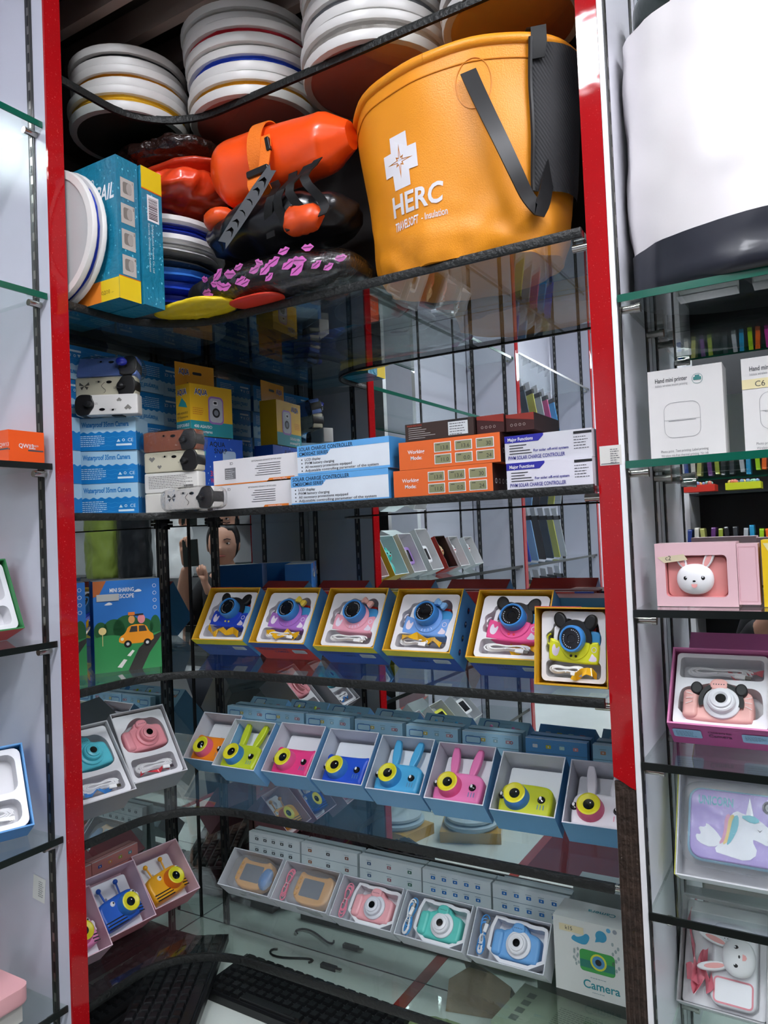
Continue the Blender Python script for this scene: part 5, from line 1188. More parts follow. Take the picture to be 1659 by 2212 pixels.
# pink window box
p = P(1419, 1285, 'y', -.185); X0 = p.x
t = thing('gift_box', 'pale pink window box showing a white rabbit face, on the dark-edged shelf', 'box', T(X0, -.185, RZ[2]+.0008))
W_, H_, D_ = .104, .087, .045; b = MB(mt('#e8bfc6', .4)); win = rrect(.013, .092, .013, .070, .006)
b.hole_plate([(0, 0), (W_, 0), (W_, H_), (0, H_)], [win], 0, .012, mt('#d88a8c', .4)); b.m(mt('#e8bfc6', .4)).box(0, W_, .0124, D_, 0, H_)
b.add([(0, 0, 0), (W_, 0, 0), (W_, 0, H_), (0, 0, H_), (0, .0125, 0), (W_, .0125, 0), (W_, .0125, H_), (0, .0125, H_)], [(0, 4, 7, 3), (1, 2, 6, 5), (2, 3, 7, 6), (0, 1, 5, 4)]); link('carton', b, t)
b = MB(mt('#e6bcc4', .4)); b.box(W_+.0005, W_+.026, .002, D_-.002, .003, H_-.003); b.m(mt('#c88a90', .4)); o = rrect(W_+.002, W_+.0235, .007, H_-.007, .001); b.poly(o, .0017, [inset(o, .0004)]); link('sliding_tray', b, t)
b = MB(mt('#ddcfae', .6)); b.poly([(.003, .068), (.038, .072), (.043, .064), (.012, .060)], -.0006); b.m(mt('#4a4640', .5)).text('c2', .014, .064, .006, y=-.001); link('masking_tape', b, t)
def rabbit_face(b, x, y, z, s_, ear_a=0.45, rot=0, long_=1):
    b.push(T(x, y, z) @ Ry(rot) @ Matrix.Scale(s_, 4)); Wt = mt('#f0eff0', .35)
    b.m(Wt).sph((0, 0, 0), (.024, .012, .021), 28, 18, .9)
    for q_ in (-1, 1):
        b.push(T(q_*.013, .002, .017) @ Ry(q_*ear_a)); b.m(Wt).prism(circ(0, .012*long_, .0058, 18, .015*long_), -.004, .002, .0015); b.m(mt('#eda6a2', .4)).poly(circ(0, .010*long_, .0034, 14, .010*long_), -.0043); b.pop()
    b.m(BLACK)
    for q_ in (-1, 1): b.lathe([(0, -.0115), (.0028, -.0110), (.0036, -.0095)], 14, 'y', (q_*.0105, 0, .002)); 
    b.m(WHITE); [b.poly(circ(q_*.0105+.0006, .0035, .0011, 8), -.0117) for q_ in (-1, 1)]
    b.m(BLACK).poly(circ(0, -.002, .0021, 10, .0013), -.0122); b.m(mt('#f0a8a4', .4)).poly([(-.004, -.006), (.004, -.006), (.003, -.010), (0, -.0115), (-.003, -.010)], -.0120); b.pop()
t2 = thing('toy_camera', 'coral camera with white rabbit-face lens inside the pale pink window box', 'camera', T(X0+.055, -.185+.008, RZ[2]+.038))
b = MB(mt('#e0928f', .4)); b.prism(rrect(-.040, .036, -.024, .030, .008), .000, .004, .001); link('body', b, t2); b = MB(); rabbit_face(b, -.004, -.004, 0, 1.0); link('rabbit_lens', b, t2)
t = thing('gift_box', 'yellow carton with cream tape at the right edge, beside the pale pink window box', 'box', T(X0+.134, -.180, RZ[2]+.0008)); b = MB(mt('#ecc41a', .4)); b.box(0, .11, 0, .05, 0, .088); b.m(mt('#e4d6a0', .5)).poly([(.002, .084), (.03, .084), (.03, .06), (.012, .066)], -.0004); b.m(mt('#b8382c', .4)).rect(.012, .1, .012, .06, -.0003); link('carton', b, t)
# magenta box with pink camera
M = leanM(1.152, -.118, RZ[3]+.0006, 0, .70)
t = gift_box('open magenta box', M, .134, .124, .060, '#c8609c', '#d67aae', None, None, .0025)
t['label'] = 'open magenta gift box holding a pink camera, on the right-hand shelves'
b = MB(mt('#b8508c', .4)); b.push(Matrix.Rotation(PI/2, 4, 'X')); b.pop(); b.add([(-.067, -.060, -.0004), (.067, -.060, -.0004), (.067, 0, -.0004), (-.067, 0, -.0004)], [(3, 2, 1, 0)])
b.push(T(0, -.034, -.001) @ Rx(PI/2)); b.m(mt('#5a2048', .4)).text('Camera', 0, -.006, .008, 'C', bold=.015, y=0, wd=.03); b.text("Children's fun", 0, .006, .005, 'C', bold=.02, y=0, wd=.03)
b.m(mt('#9cc4e4', .4)).poly(rrect(-.062, -.024, -.012, .012, .003), -.0002); b.poly(rrect(.028, .064, -.012, .012, .003), -.0002); b.m(mt('#4a6a8a', .5)).bars(-.058, -.028, .006, .0012, 3, -.0004, 5, .0035); b.bars(.032, .060, .006, .0012, 4, -.0004, 4, .0035); b.pop(); link('printed_side', b, t)
b = MB(mt('#a8688c', .42)); b.box(-.04, .09, .002, .008, .05, .138); link('open_flap', b, t)
b = MB(); hi = rrect(-.056, .056, .078, .112, .006); lo = smooth_loop([(-.055, .012), (-.055, .055), (-.046, .064), (-.030, .066), (-.012, .072), (.012, .072), (.030, .066), (.046, .066), (.055, .055), (.055, .012)], 2)
b.m(TRAYW).hole_plate(rrect(-.061, .061, .004, .119, .006), [hi, lo], -.052, .025, mt('#d4d4d8', .35)); link('insert_tray', b, t)
cable('white charging cable in the upper recess of the magenta box', M, -.048, .040, .084, .106, -.040, '#f2f2f4', 4, 51, True, .0016, False, None)
ribbon('pink satin strap in the upper recess of the magenta box', M, .008, .054, .084, .102, -.036, '#e88088', 6, .010)
tc = classic_camera('pale pink camera with white lens ring and black rounded ears in the magenta box', M @ T(-.001, -.038, .040), '#f0b4ac', '#e8e8ec', 1.12, None)
for q_ in (-1, 1): b = MB(mt('#101012', .5)); b.prism([(x*.9+q_*.026, z) for x, z in circ(0, .016, .0080, 18, .0088)], -.022, -.016, .002); link('round_ear', b, tc)
b = MB(mt('#101012', .5)); b.lathe([(.021, -.016), (.021, -.0205), (.0262, -.0205), (.0265, -.016)], 28, 'y', (.003, 0, -.001), a0=-.3, a1=PI+.3); link('ear_band', b, tc)
b = MB(mt('#f8e8e4', .4)); [b.poly([(s_*.030, -.004+.005*j), (s_*.038, -.008+.008*j), (s_*.038, -.007+.008*j), (s_*.030, -.003+.005*j)], -.0212 if s_ < 0 else -.0166) for s_ in (-1, 1) for j in range(3)]; link('whisker_lines', b, tc)
# unicorn box
M = leanM(1.168, -.115, RZ[4]+.0006, .0, .52)
t = gift_box('open white box holding the lilac unicorn tablet', M, .168, .150, .045, '#e6e6ea', '#d8d8dc', None, None, .002)
b = MB(mt('#d8d858', .4)); b.box(-.0855, -.0845, -.045, -.003, .0, .150); link('yellow_side', b, t)
t = thing('toy_tablet', 'lilac tablet toy with a white unicorn drawing, wrapped in milky film', 'toy', M @ T(-.010, -.030, .076) @ Matrix.Scale(.90, 4))
b = MB(mt('#8cc0d8', .4)); b.prism(rrect(-.068, .072, -.056, .056, .02), -.004, .006, .002); b.m(mt('#a692d8', .35)).prism(rrect(-.064, .070, -.053, .053, .018), -.008, -.003, .002); link('body', b, t)
b = MB(mt('#58a8c0', .4)); b.text('UNICORN', -.052, .030, .013, y=-.0084, bold=.03, wd=.052); link('lettering', b, t)
b = MB(mt('#e8ecf4', .4)); b.poly(smooth_loop([(-.010, .010), (.004, .026), (.014, .022), (.034, .018), (.058, .000), (.062, -.012), (.050, -.022), (.036, -.016), (.026, -.014), (.036, -.034), (.020, -.048), (-.006, -.044), (-.030, -.040), (-.014, -.020)], 1), -.0086)
b.poly([(.018, .020), (.024, .048), (.030, .018)], -.0088); b.poly(smooth_loop([(-.030, -.036), (-.052, -.030), (-.056, -.018), (-.046, -.018), (-.052, -.006), (-.040, -.006), (-.040, .002), (-.024, -.010), (-.014, -.024)], 1), -.0087)
for j, c in enumerate(('#d894b8', '#e8c878', '#58b8c8')): b.m(mt(c, .4)).poly(smooth_loop([(-.012+.006*j, .016), (-.004+.006*j, .020), (.000+.004*j, .0), (-.010+.004*j, -.022), (-.022+.006*j, -.030), (-.014+.004*j, -.014)], 1), -.0090-.0002*j)
b.m(mt('#58b8c8', .4)).poly(smooth_loop([(.008, .018), (.028, .022), (.040, .014), (.028, .008)], 1), -.0092); b.m(mt('#3a3a4a', .5)).poly([(.034, .002), (.038, -.001), (.042, .002), (.038, -.0025)], -.0092); b.poly([(.048, -.014), (.054, -.016), (.058, -.012), (.054, -.0175)], -.0092); link('unicorn_print', b, t)
b = MB(mt('#3c3a50', .2)); b.lathe([(0, -.0095), (.006, -.0095), (.0075, -.0115), (.010, -.0105), (.0105, -.008)], 20, 'y', (.052, 0, .036)); link('lens_ring', b, t)
b = MB(FROST2 := clear_mat('thin_milky_film', (.95, .95, .95), 1.45, .2, .5, 25, milky=.10)); b.sph((.0, -.006, 0), (.078, .014, .066), 32, 20, .45, .003, 30, 70); link('milky_film', b, t)
# bunny lens box
M = leanM(1.128, -.070, RZ[5]+.0006, -.03, .62)
t = gift_box('open grey-white box holding a camera with white rabbit-head lens and pink strap', M, .122, .150, .040, '#c8c8ca', '#b8b6b8', None, None, .002)
b = MB(TRAYW); b.push(T(0, -.018, 0)); b.prism(rrect(-.057, .057, .004, .146, .004), -.002, .004, .001); b.pop(); link('insert_tray', b, t)
t = thing('toy_camera', 'white camera lying sideways with rabbit-head lens, on the bottom right-hand shelf', 'camera', M @ T(.012, -.028, .068) @ Matrix.Scale(1.08, 4))
b = MB(mt('#e4e4e8', .3)); b.prism(rrect(-.026, .032, -.055, .048, .012), -.010, .008, .004); b.m(BLACK); [b.poly(circ(-.010+.004*i, .036-.004*j, .0007, 6), -.0103) for i in range(6) for j in range(3)]; b.poly(circ(-.020, .040, .0013, 8), -.0103); b.poly(circ(.024, .038, .0018, 8), -.0103); link('body', b, t)
b = MB(mt('#e08a96', .4)); o = rrect(-.022, .028, -.052, -.020, .006); b.poly(o, -.0104, [inset(o, .0022)]); link('pink_frame', b, t)
b = MB(); rabbit_face(b, .010, -.020, .006, 1.0, .25, -PI/2, 1.35); link('rabbit_lens', b, t)
t = ribbon('pink satin strap bunched left of the rabbit-head camera', M, -.052, -.022, .015, .125, -.030, '#ea7c8c', 8, .026)
ribbon('second loop of pink satin strap at the foot of the rabbit-head camera', M, -.050, -.012, .020, .060, -.034, '#ea7c8c', 3, .024)
t = gift_box('open grey-white box at the right edge beside the rabbit-head camera', leanM(1.262, -.072, RZ[5]+.0006, -.03, .62), .122, .150, .040, '#c8c8ca', '#b8b6b8', None, None, .002)
lid('pale teal flyer box propped behind the rabbit-head camera box', leanM(1.19, -.052, RZ[5]+.0006, -.03, .62) @ T(.0, .004, .05), .10, .10, .010, '#6a98a8', None, None)

# ================================================================ LEFT-HAND SHELVES
t = thing('watch_box', 'orange smartwatch box printed QW13 on the left-hand shelf', 'box', T(.082, -.578, LZ[2]+.0008)); b = MB(mt('#f05a1c', .35)); b.box(0, .122, 0, .062, 0, .050)
b.push(T(.122, 0, 0) @ Rz(PI/2)); b.m(WHITE).text('QW13', .017, .023, .0065, bold=.015, y=-.0006); b.text('YOUTH HEALTH', .034, .0255, .003, y=-.0006, wd=.017); b.text('Smartwatch', .034, .0215, .0028, bold=.02, y=-.0006, wd=.012); b.m(mt('#4a5058', .4)).rect(.033, .060, .018, .0203, -.0004); b.rect(.0, .002, .018, .0203, -.0004); b.pop()
b.push(T(0, 0, 0)); b.m(mt('#4a5058', .4)).rect(.08, .122, .019, .0213, -.0004); b.m(WHITE).text('QW13', .10, .024, .006, y=-.0006); b.pop(); link('carton', b, t)
def char_toy(label, M, body, head, kind):
    t = thing('character_toy', label, 'toy', M)
    if kind == 'tablet':
        b = MB(mt(body, .4)); b.prism(rrect(-.036, .036, -.030, .034, .012), -.010, .004, .003); link('body', b, t); b = MB(mt('#0d0d10', .1)); b.rect(-.022, .026, -.020, .022, -.0104); link('screen', b, t); return t
    b = MB(mt(body, .4)); b.sph((0, 0, -.030), (.020, .012, .026), 18, 12, .9); link('body', b, t)
    b = MB(mt(head, .4)); b.sph((0, -.004, .010), (.026, .014, .022), 22, 14, .9)
    for q_ in (-1, 1): b.sph((q_*.018, -.002, .030), (.007, .005, .010), 12, 8)
    b.m(BLACK)
    for q_ in (-1, 1): b.sph((q_*.010, -.017, .014), .0026, 10, 6)
    b.m(mt('#d84848', .4)).sph((0, -.018, .004), .003, 10, 6); link('head', b, t); return t
ys = [-P(px, 1215, 'x', .16).y for px in (842, 886, 926, 964, 996, 1022, 1052)]
CH = [('#f2c4c4', '#f4f2f2', 'white rabbit', '#c8a8a0', '#d8c8c4', 'face'), ('#2fb0a0', '#3abfae', 'teal dinosaur', '#d8b82a', '#d4e4e6', 'face'), ('#a884cc', '', 'lilac tablet', '#dfe4e6', '#e8e8ea', 'tablet'), ('#f2f2f4', '', 'white tablet', '#dfe4e6', '#e8e8ea', 'tablet'),
      ('#d83a30', '#d8b080', 'tan fox', '#c03a30', '#3a2a28', 'face'), ('#f0b0a8', '#f2f0f0', 'spotted cow', '#dde2e4', '#e0e0e2', 'face'), ('#f4f4f4', '#f6f6f6', 'panda', '#dde2e4', '#e0e0e2', 'face')]
for k, (y, (bc, hc, nm, oc, ic, kd)) in enumerate(zip(ys, CH)):
    M = leanM(.078, y, LZ[3]+.0006, PI/2-.05, .42); W_ = .098 if k < 4 else .088
    gift_box('open box holding the %s toy, seen in the mirror' % nm, M, W_, (.135, .135, .14, .155, .125, .12, .115)[k], .055, oc, ic, 'character toy boxes on the left-hand shelf', None, .002)
    char_toy('small %s toy in its own open box, reflected in the mirror' % nm, M @ T(0, -.024, .066), bc, hc, kd)
ys = [-P(px, 1540, 'x', .16).y for px in (958, 1006, 1050)]
for k, (y, c, nm, kd) in enumerate(zip(ys, ('#ec8aa8', '#e0e020', '#f0f0f2'), ('pink toy with eyes', 'yellow tablet toy', 'white tablet toy'), ('face', 'tablet', 'tablet'))):
    M = leanM(.09, y, LZ[5]+.0006, PI/2-.05, .75)
    gift_box('open white box holding the %s on the lowest left-hand shelf' % nm, M, .112, .120, .045, '#d8dadc', '#cfd2d6', None, None, .002); char_toy('%s on the lowest left-hand shelf' % nm, M @ T(0, -.024, .062), c, c, kd)
    lid('mint printed lid behind the %s' % nm, M, .108, .11, .02, '#a8ccc4', None, icons(('#3a7a68', '#58a8a0')))
soft('folded_bag', 'dark red pouch lying near the divider on the lowest left-hand shelf', 'bag', (.10, -.62, LZ[5]+.012), (.07, .09, .012), '#8c2c30', .002, 16, 91)
# blue open box at the left picture edge
M = leanM(.128, -.588, LZ[4]+.0006, 1.2, .55)
gift_box('open bright blue box with white tray at the left edge of the view', M, .126, .135, .060, '#3a86cc', '#4a96d8', None, None, .0025)
b = MB(); b.m(TRAYW).hole_plate(rrect(-.059, .059, .004, .131, .012), [rrect(-.050, .050, .012, .050, .014), rrect(-.050, .050, .060, .122, .014)], -.052, .024, mt('#d4d4d8', .35)); tr = link('insert_tray', b); tag(tr, 'white moulded tray lying in the bright blue box', 'tray'); tr.matrix_world = M
cable('white charging cable in the bright blue box at the left edge', M, -.042, .040, .018, .044, -.044, '#f0f0f2', 4, 61, True, .0018, False, None)
M = leanM(.098, -.572, LZ[3]+.0006, PI/2, .40)
gift_box('open red box with green inside edge and white tray, at the left edge', M, .100, .125, .055, '#b8302c', '#2e7a44', None, None, .0025)
b = MB(); b.m(TRAYW).hole_plate(rrect(-.046, .046, .004, .121, .010), [rrect(-.037, .037, .012, .045, .010), rrect(-.037, .037, .055, .112, .012)], -.048, .022, mt('#d4d4d8', .35)); tr = link('insert_tray', b); tag(tr, 'white moulded tray lying in the red and green box', 'tray'); tr.matrix_world = M
# pink caddy with brown handle on the lowest left shelf
t = thing('toy_case', 'pale pink rounded case with brown knob at the lower left edge', 'case', T(.135, -.600, LZ[5]+.0008) @ Rz(.0)); b = MB(mt('#c4c2bc', .35)); b.box(-.06, .045, -.05, .035, 0, .055); link('body', b, t)
b = MB(mt('#ecb0b4', .3)); b.push(T(0, 0, .056) @ Rx(PI/2)); b.prism(rrect(-.07, .055, -.045, .06, .018), -.028, 0, .006); b.pop(); link('lid', b, t); b = MB(mt('#6a3a24', .4)); b.sph((-.02, -.01, .094), (.03, .03, .016), 20, 12); link('knob', b, t)
b = MB(mt('#dadad6', .5)); b.rect(0, .032, 0, .040, 0); b.m(mt('#66686c', .5)).bars(.015, .028, .032, .0014, 4, -.0004, 8, .0034); lb = link('paper_label', b, D1T); q = P(80, 1918, 'y', -.5055); lb.matrix_local = T(q.x-.012, -.0312, q.z-ZB-.018) @ Ry(.12)

# ================================================================ POUCH BAY (behind the second divider, seen in the mirror)
PC = [('#2a48c0', 'blue-edged'), ('#8cb8e0', 'pale blue'), ('#26282c', 'black'), ('#3a4a5a', 'slate'), ('#c8cc58', 'yellow-edged'), ('#b8bcc0', 'clear'), ('#e06090', 'pink'), ('#38a0d8', 'cyan')]
for si, z in enumerate((.440, .149, -.157, -.450)):
    sn = ('top', 'second', 'third', 'lowest')[si]
    for k in range(8):
        c, nm = PC[(k+si*3) % 8]; y = -1.735-.108*k
        t = thing('phone_pouch', '%s clear phone pouch leaning on the %s shelf of the pouch bay' % (nm, sn), 'pouch', leanM(.115, y, z+.0008, PI/2-.75+.05*R.uniform(-1, 1), .16) @ Matrix.Scale(1.18, 4) , 'phone pouches reflected in the mirror')
        b = MB(mt(c, .3)); o = rrect(-.042, .042, .004, .165, .006); b.prism(o, -.003, .0, .001); b.m(mt('#b0b8c0', .2)).poly(rrect(-.030, .030, .014, .150, .004), -.0032); b.m(mt(PC[(k+3) % 8][0], .4)).poly([(-.026, .03), (.022, .05), (.026, .10), (-.02, .12)], -.0034); link('pouch_sheet', b, t)
        b = MB(mt('#141416', .3)); b.box(-.044, .044, -.006, .003, .165, .182); link('clip_bar', b, t)
        b = MB(mt('#d4d4d4', .4)); b.box(-.026, .026, -.002, .0, .182, .215); link('header_card', b, t)
# ================================================================ OPPOSITE CABINET CONTENTS (mirrors only)
for k, (c, nm, x) in enumerate((('#7f8f3c', 'olive green', 2.95), ('#15181c', 'black', 2.63), ('#e6e6e4', 'white', 2.27))):
    t = thing('dry_bag', '%s roll-top dry bag across the aisle, reflected beside the telescope boxes' % nm, 'bag', T(x, -2.12, -.2195)); b = MB(mt(c, .35, bump=.15, bs=14)); bag_mesh(b, .135, .085, 0, .40, k+5, amp=.010); link('cloth_body', b, t, sharp=60)
for k in range(16):
    c = ('#24408c', '#d8d4c8', '#b8b868', '#6a3a7a', '#98a838', '#24262a', '#3a3e44', '#b8bcc0', '#2a9ac8', '#a8d820', '#f06a1c', '#c83aa0', '#4ab4d8', '#3a6a70', '#b87a70', '#a86a60')[k]
    cn = ('navy', 'cream', 'khaki', 'plum', 'moss', 'black', 'charcoal', 'silver', 'sky blue', 'lime', 'orange', 'magenta', 'aqua', 'dark teal', 'dusty rose', 'brick')[k]
    b = MB(mt(c, .25, coat=.5)); b.push(T(.79+.030*k, -2.05, -.1395) @ Rz(PI/2) @ Rx(R.uniform(-.08, .08))); b.prism(rrect(-.07, .0, 0, .105+R.uniform(-.01, .01), .008), -.008, .008, .003); b.pop()
    tag(link('phone_pouch', b, sharp=60), '%s pouch standing in the dark cabinet across the aisle' % cn, 'pouch', 'coloured pouches reflected behind the pink window box')
for k, (c, cn, x) in enumerate((('#e03a2c', 'red', .83), ('#d8e02a', 'yellow', 1.0))):
    t = thing('tray', '%s plastic tray of small charms in the dark cabinet across the aisle' % cn, 'tray', T(x, -2.10, .1205)); b = MB(mt(c, .4)); b.box(-.06, .07, -.06, .05, 0, .028); link('tray_body', b, t)
    b = MB(mt('#8aa8a0', .4)); q_ = random.Random(k)
    for j in range(16): b.m(mt(('#d87a6a', '#8ab8a8', '#e0c070', '#7a90b8')[j % 4], .4)).sph((q_.uniform(-.05, .06), q_.uniform(-.05, .04), .033), .009, 10, 6)
    o = link('charms', b, t); o['kind'] = 'stuff'
# ================================================================ ON THE BASE COUNTER
def keyboard(label, M, L=.42, D_=.135):
    t = thing('keyboard', label, 'keyboard', M, 'black computer keyboards lying on the base counter'); b = MB(mt('#17181a', .4)); b.push(Rx(-PI/2) @ T(0, 0, 0)); b.pop()
    b.push(Matrix.Rotation(PI/2, 4, 'X')); b.pop()
    b.box(-L/2, L/2, -D_/2, D_/2, 0, .014); b.m(mt('#222426', .4)).box(-L/2+.006, L/2-.006, -D_/2+.006, D_/2-.006, .014, .016); link('case', b, t)
    b = MB(mt('#1b1c1e', .22)); 
    for r_ in range(6):
        n = 19 if r_ else 16
        for k in range(n):
            if r_ == 5 and 3 < k < 9: continue
            x = -L/2+.012+(L-.024)*(k+.5)/n; y = D_/2-.016-r_*.0205; w_ = (L-.024)/n*.44; z = .0155
            b.add([(x-w_, y-.0085, z), (x+w_, y-.0085, z), (x+w_, y+.0085, z), (x-w_, y+.0085, z), (x-w_*.72, y-.006, z+.007), (x+w_*.72, y-.006, z+.007), (x+w_*.72, y+.0065, z+.007), (x-w_*.72, y+.0065, z+.007)], [(4, 5, 6, 7), (0, 1, 5, 4), (1, 2, 6, 5), (2, 3, 7, 6), (3, 0, 4, 7)])
    y = D_/2-.016-5*.0205; b.box(-.11, .02, y-.0085, y+.0085, .0155, .022); o = link('keys', b, t)
    return t
kb = keyboard('black keyboard lying lengthwise along the back, nearest the red seam', T(.425, -.165, ZB+.0005) @ Rz(-.03))
kb2 = keyboard('black keyboard lying beside the left wall under the bee cameras', T(.085, -.295, ZB+.0005) @ Rz(PI/2+.05))
kb3 = keyboard('black keyboard propped in the inner corner across two others', T(.215, -.300, ZB+.025) @ Rz(PI/2+.55))
t = thing('usb_cable', 'black USB cable lying on the white counter near the mirror', 'cable', T(.30, -.045, ZB+.003)); b = MB(BLACK); b.tube([(.09*math.cos(k*.22)-.05+.006*k, .012*math.sin(k*.5), .0005) for k in range(16)], .0022, 6); link('cord', b, t); b = MB(mt('#2a2a2c', .4)); b.push(T(.075, .005, 0)); b.box(-.006, .03, -.005, .005, -.0028, .005); b.m(CHROME).box(.03, .042, -.004, .004, -.001, .003); b.pop(); link('plug', b, t)
# kitchen scales on their boxes
for k, (x, y, a) in enumerate(((.175, -.615, .25), (.375, -.690, -.35))):
    t = thing('scale_box', ('yellow', 'glossy yellow')[k]+' flat carton under the '+('first', 'second')[k]+' round scale, left base counter', 'box', T(x, y, ZB+.0005) @ Rz(a)); b = MB(mt('#c89a2a', .2, coat=.5)); b.box(-.085, .085, -.062, .062, 0, .030); b.push(T(-.085, -.062, 0)); b.m(mt('#6a4a18', .5)).text('KITCHEN SCALE', .085, .010, .007, 'C', wd=.07); b.pop(); link('carton', b, t)
    t = thing('kitchen_scale', ('pale blue round scale on the carton nearer the divider', 'pale blue round scale on the carton farther from the divider')[k], 'scale', T(x, y, ZB+.031) @ Rz(a)); b = MB(mt('#a8bcc8', .35)); b.lathe([(0, 0), (.072, 0), (.078, .006), (.078, .013), (.072, .016), (0, .016)], 40, 'z'); link('base', b, t); b = MB(mt('#bccbd4', .3)); b.lathe([(0, .017), (.060, .017), (.070, .021), (.070, .028), (.064, .030), (0, .028)], 40, 'z'); link('weighing_plate', b, t)
# cardboard and papers right of the red seam
t = thing('carton', 'grey-green flat carton with small print at the bottom right, under the bird box', 'box', T(.80, -.030, ZB+.0005) @ Rz(-.12)); b = MB(mt('#8f9c84', .5)); b.box(0, .20, -.12, 0, 0, .075); b.push(T(0, -.12, .075) @ Rx(-PI/2)); b.m(mt('#4a5648', .5)); b.bars(.08, .17, .09, .002, 7, -.0004, 12, .005); [b.rect(.02+.0*j, .034, .02+.022*j, .034+.022*j, -.0004) for j in range(4)]; b.pop(); link('carton_body', b, t)
t = thing('cardboard_sheet', 'torn brown cardboard piece leaning by the mirror behind the red seam', 'cardboard', T(.655, -.055, ZB+.0005) @ Rz(.3)); b = MB(mt('#8a7658', .7, bump=.3, bs=60)); b.add([(0, 0, 0), (.11, -.01, 0), (.12, .028, .05), (.04, .034, .062), (.005, .02, .045), (0, .003, 0), (.11, -.007, 0), (.12, .031, .05), (.04, .037, .062), (.005, .023, .045)], [(0, 1, 2, 3, 4), (9, 8, 7, 6, 5), (0, 5, 6, 1), (1, 6, 7, 2), (2, 7, 8, 3), (3, 8, 9, 4), (4, 9, 5, 0)]); link('sheet', b, t)
soft('paper_bag', 'crumpled green paper bag between the keyboard and the grey-green carton', 'bag', (.70, -.13, ZB+.012), (.075, .035, .012), mt('#7f9060', .6, bump=.6, bs=50), .006, 26, 95)

# ================================================================ THE PHOTOGRAPHER (reflected in the corner mirrors)
HP = Vector((1.272, -1.490, -.015))
person = thing('person', 'person in a black top with dark tied-back hair, holding up a phone', 'person', T(HP.x, HP.y, -1.5))
SK = mt('#c8957c', .5, var=.04); HAIR = mt('#120e0d', .45); TOP = mt('#131316', .8)
def skin_obj(name, verts, edges, radii, mat, root, parent, lv=2):
    me = bpy.data.meshes.new(name); me.from_pydata(verts, edges, []); o = bpy.data.objects.new(name, me); COL.objects.link(o); o.parent = parent; me.materials.append(mat)
    sk = o.modifiers.new('skin', 'SKIN'); sk.use_smooth_shade = True
    me.skin_vertices[0].data  # layer exists once the modifier is added
    for i, r_ in enumerate(radii): d = me.skin_vertices[0].data[i]; d.radius = (r_, r_) if not isinstance(r_, tuple) else r_; d.use_root = (i == root)
    sb = o.modifiers.new('sub', 'SUBSURF'); sb.levels = lv; sb.render_levels = lv
    return o
hz = HP.z+1.5
# body: pelvis, spine, neck, arms and legs in one surface (local: person stands at origin, faces +y)
ph = Vector((CAM.x-HP.x, CAM.y-HP.y, 1.5))
V = [(0, -.03, .80), (0, -.03, 1.0), (0, -.03, 1.18), (0, -.03, hz-.175), (0, -.01, hz-.12), (0, .0, hz-.06),
     (-.15, -.03, hz-.215), (-.23, .03, hz-.42), (-.115, .14, hz-.26), (-.060, .165, hz-.235), (.15, -.03, hz-.215), (.24, .03, hz-.42), (.135, .14, hz-.20), (.085, .165, hz-.10),
     (-.09, -.03, .76), (-.10, 0, .42), (-.10, -.03, .06), (-.10, .09, .03), (.09, -.03, .76), (.10, 0, .42), (.10, -.03, .06), (.10, .09, .03)]
E_ = [(0, 1), (1, 2), (2, 3), (3, 4), (4, 5), (3, 6), (6, 7), (7, 8), (8, 9), (3, 10), (10, 11), (11, 12), (12, 13), (0, 14), (14, 15), (15, 16), (16, 17), (0, 18), (18, 19), (19, 20), (20, 21)]
rad = [(.14, .10), (.12, .09), (.14, .10), (.075, .07), .046, .05, .06, .044, .032, .024, .06, .044, .032, .024, .08, .055, .036, .03, .08, .055, .036, .03]
skin_obj('body', V, E_, rad, SK, 0, person)
skin_obj('black_top', V[:4]+[(-.15, -.03, hz-.215), (-.23, .03, hz-.42), (-.17, .085, hz-.32), (.15, -.03, hz-.215), (.24, .03, hz-.42), (.19, .085, hz-.32)], [(0, 1), (1, 2), (2, 3), (3, 4), (4, 5), (5, 6), (3, 7), (7, 8), (8, 9)],
         [(.155, .115), (.135, .105), (.155, .115), (.082, .076), .068, .053, .044, .068, .053, .044], TOP, 0, person)
skin_obj('trousers', [V[0], V[14], V[15], V[16], V[18], V[19], V[20]], [(0, 1), (1, 2), (2, 3), (0, 4), (4, 5), (5, 6)], [(.150, .11), .092, .066, .048, .092, .066, .048], mt('#20242e', .8), 0, person)
def hand(sx, wx, dz):
    hz = HP.z+1.5+dz
    V = [(wx, .165, hz-.10), (wx-sx*.012, .178, hz-.055), (wx-sx*.016, .183, hz-.022)]; E2 = [(0, 1), (1, 2)]; r2 = [.023, (.028, .016), (.030, .014)]
    for k in range(4):
        L = (.028, .032, .030, .024)[k]; b0 = len(V); bx = wx-sx*(.016)+(-.022+.0145*k)
        V += [(bx, .190, hz-.008), (bx-sx*.004, .197, hz-.008+L), (bx-sx*.014, .188, hz-.008+L*1.6)]; E2 += [(2, b0), (b0, b0+1), (b0+1, b0+2)]; r2 += [.0092, .0085, .0072]
    b0 = len(V); V += [(wx-sx*.036, .170, hz-.045), (wx-sx*.050, .160, hz-.020), (wx-sx*.052, .158, hz+.002)]; E2 += [(1, b0), (b0, b0+1), (b0+1, b0+2)]; r2 += [.011, .010, .008]
    skin_obj('hand', V, E2, r2, SK, 0, person, 2)
hand(-1, -.060, -.135); hand(1, .085, 0)
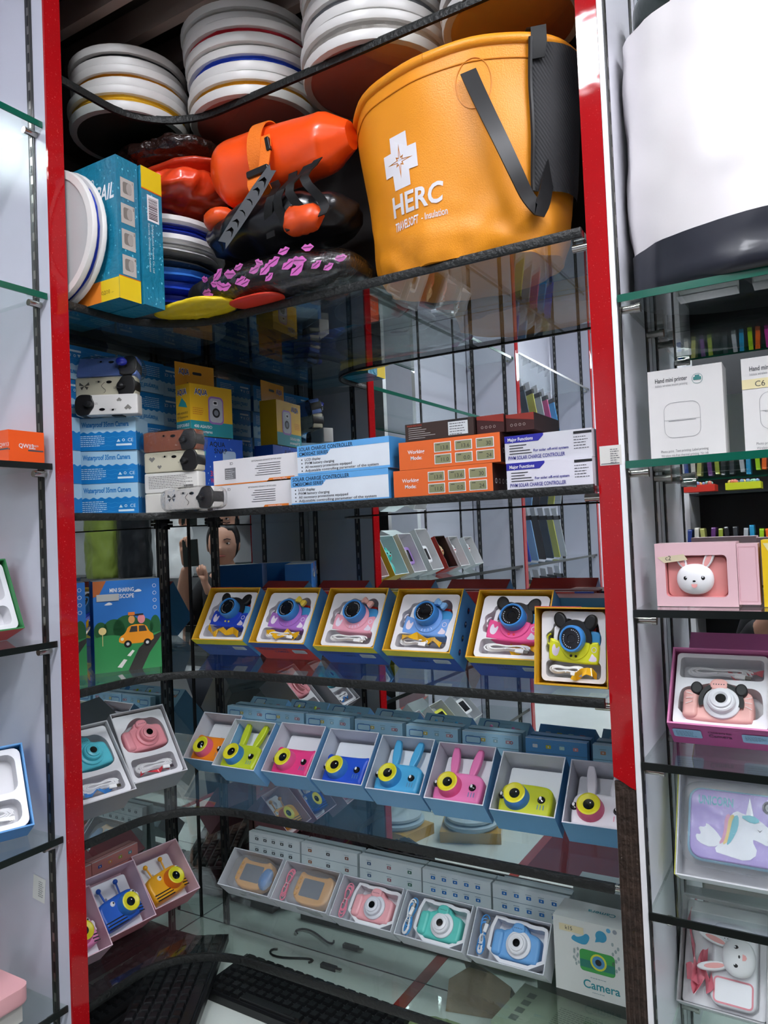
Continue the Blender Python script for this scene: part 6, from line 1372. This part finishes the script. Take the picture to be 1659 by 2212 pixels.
# head
b = MB(SK); V = []; F = []; nu, nv = 48, 36
for j in range(nv+1):
    bb = -PI/2+PI*j/nv
    for i in range(nu):
        a = 2*PI*i/nu; x, y, z = math.cos(a)*math.cos(bb), math.sin(a)*math.cos(bb), math.sin(bb)
        fx = .074*(1-.18*max(0, -z)**1.2); fy = .092; X, Y, Z = x*fx, y*fy, z*.112
        if y > 0:
            g = lambda cx, cz, sx, sz: math.exp(-((X-cx)/sx)**2-((Z-cz)/sz)**2)
            Y += .020*g(0, -.022, .010, .013)+.011*g(0, -.004, .008, .020)-.007*g(.030, .008, .014, .009)-.007*g(-.030, .008, .014, .009)+.006*g(0, -.052, .020, .006)+.005*g(0, -.062, .016, .005)+.008*g(0, -.092, .022, .016)+.004*g(.036, -.022, .018, .016)+.004*g(-.036, -.022, .018, .016)-.003*g(0, -.057, .02, .002)
        V.append((X, Y, Z))
for j in range(nv):
    for i in range(nu): k = (i+1) % nu; F.append((j*nu+i, j*nu+k, (j+1)*nu+k, (j+1)*nu+i))
b.add(V, F)
for q_ in (-1, 1): b.sph((q_*.074, -.006, -.008), (.008, .016, .030), 14, 10)
hd = link('head', b, person, sharp=180, M=T(0, 0, hz) @ Rz(.62) @ Rx(-.06)); 
b = MB(HAIR); b.sph((0, -.014, .016), (.082, .094, .112), 40, 26)
b.V = [Vector((v.x, v.y if not (v.y > .045 and v.z < .062) else .045-(v.y-.045)*1.2, v.z)) for v in b.V]; b.sph((0, -.11, .02), (.035, .03, .035), 18, 12); link('hair', b, hd, sharp=180)
b = MB(mt('#e8e0dc', .3)); [b.sph((q_*.030, .076, .006), (.012, .008, .005), 14, 8) for q_ in (-1, 1)]; b.m(BLACK); [b.sph((q_*.030, .0805, .006), (.0055, .005, .0048), 12, 8) for q_ in (-1, 1)]
for q_ in (-1, 1): b.tube([(q_*.014, .090, .024), (q_*.030, .088, .029), (q_*.046, .074, .024)], .0024, 6)
link('eyes', b, hd); b = MB(mt('#b0605a', .4)); b.sph((0, .090, -.054), (.022, .006, .0045), 18, 8); link('lips', b, hd)
t = thing('phone', 'dark phone held up by the person reflected in the corner mirrors', 'phone', Matrix.Translation(CAM-cF*.014) @ cam.matrix_world.to_3x3().to_4x4()); b = MB(mt('#16201e', .3)); b.box(-.036, .036, -.115, .012, 0.0, .009); link('phone_case', b, t); b = MB(mt('#20303a', .1, emit=.4)); b.add([(-.033, -.111, .0095), (.033, -.111, .0095), (.033, .009, .0095), (-.033, .009, .0095)], [(0, 1, 2, 3)]); link('screen', b, t)
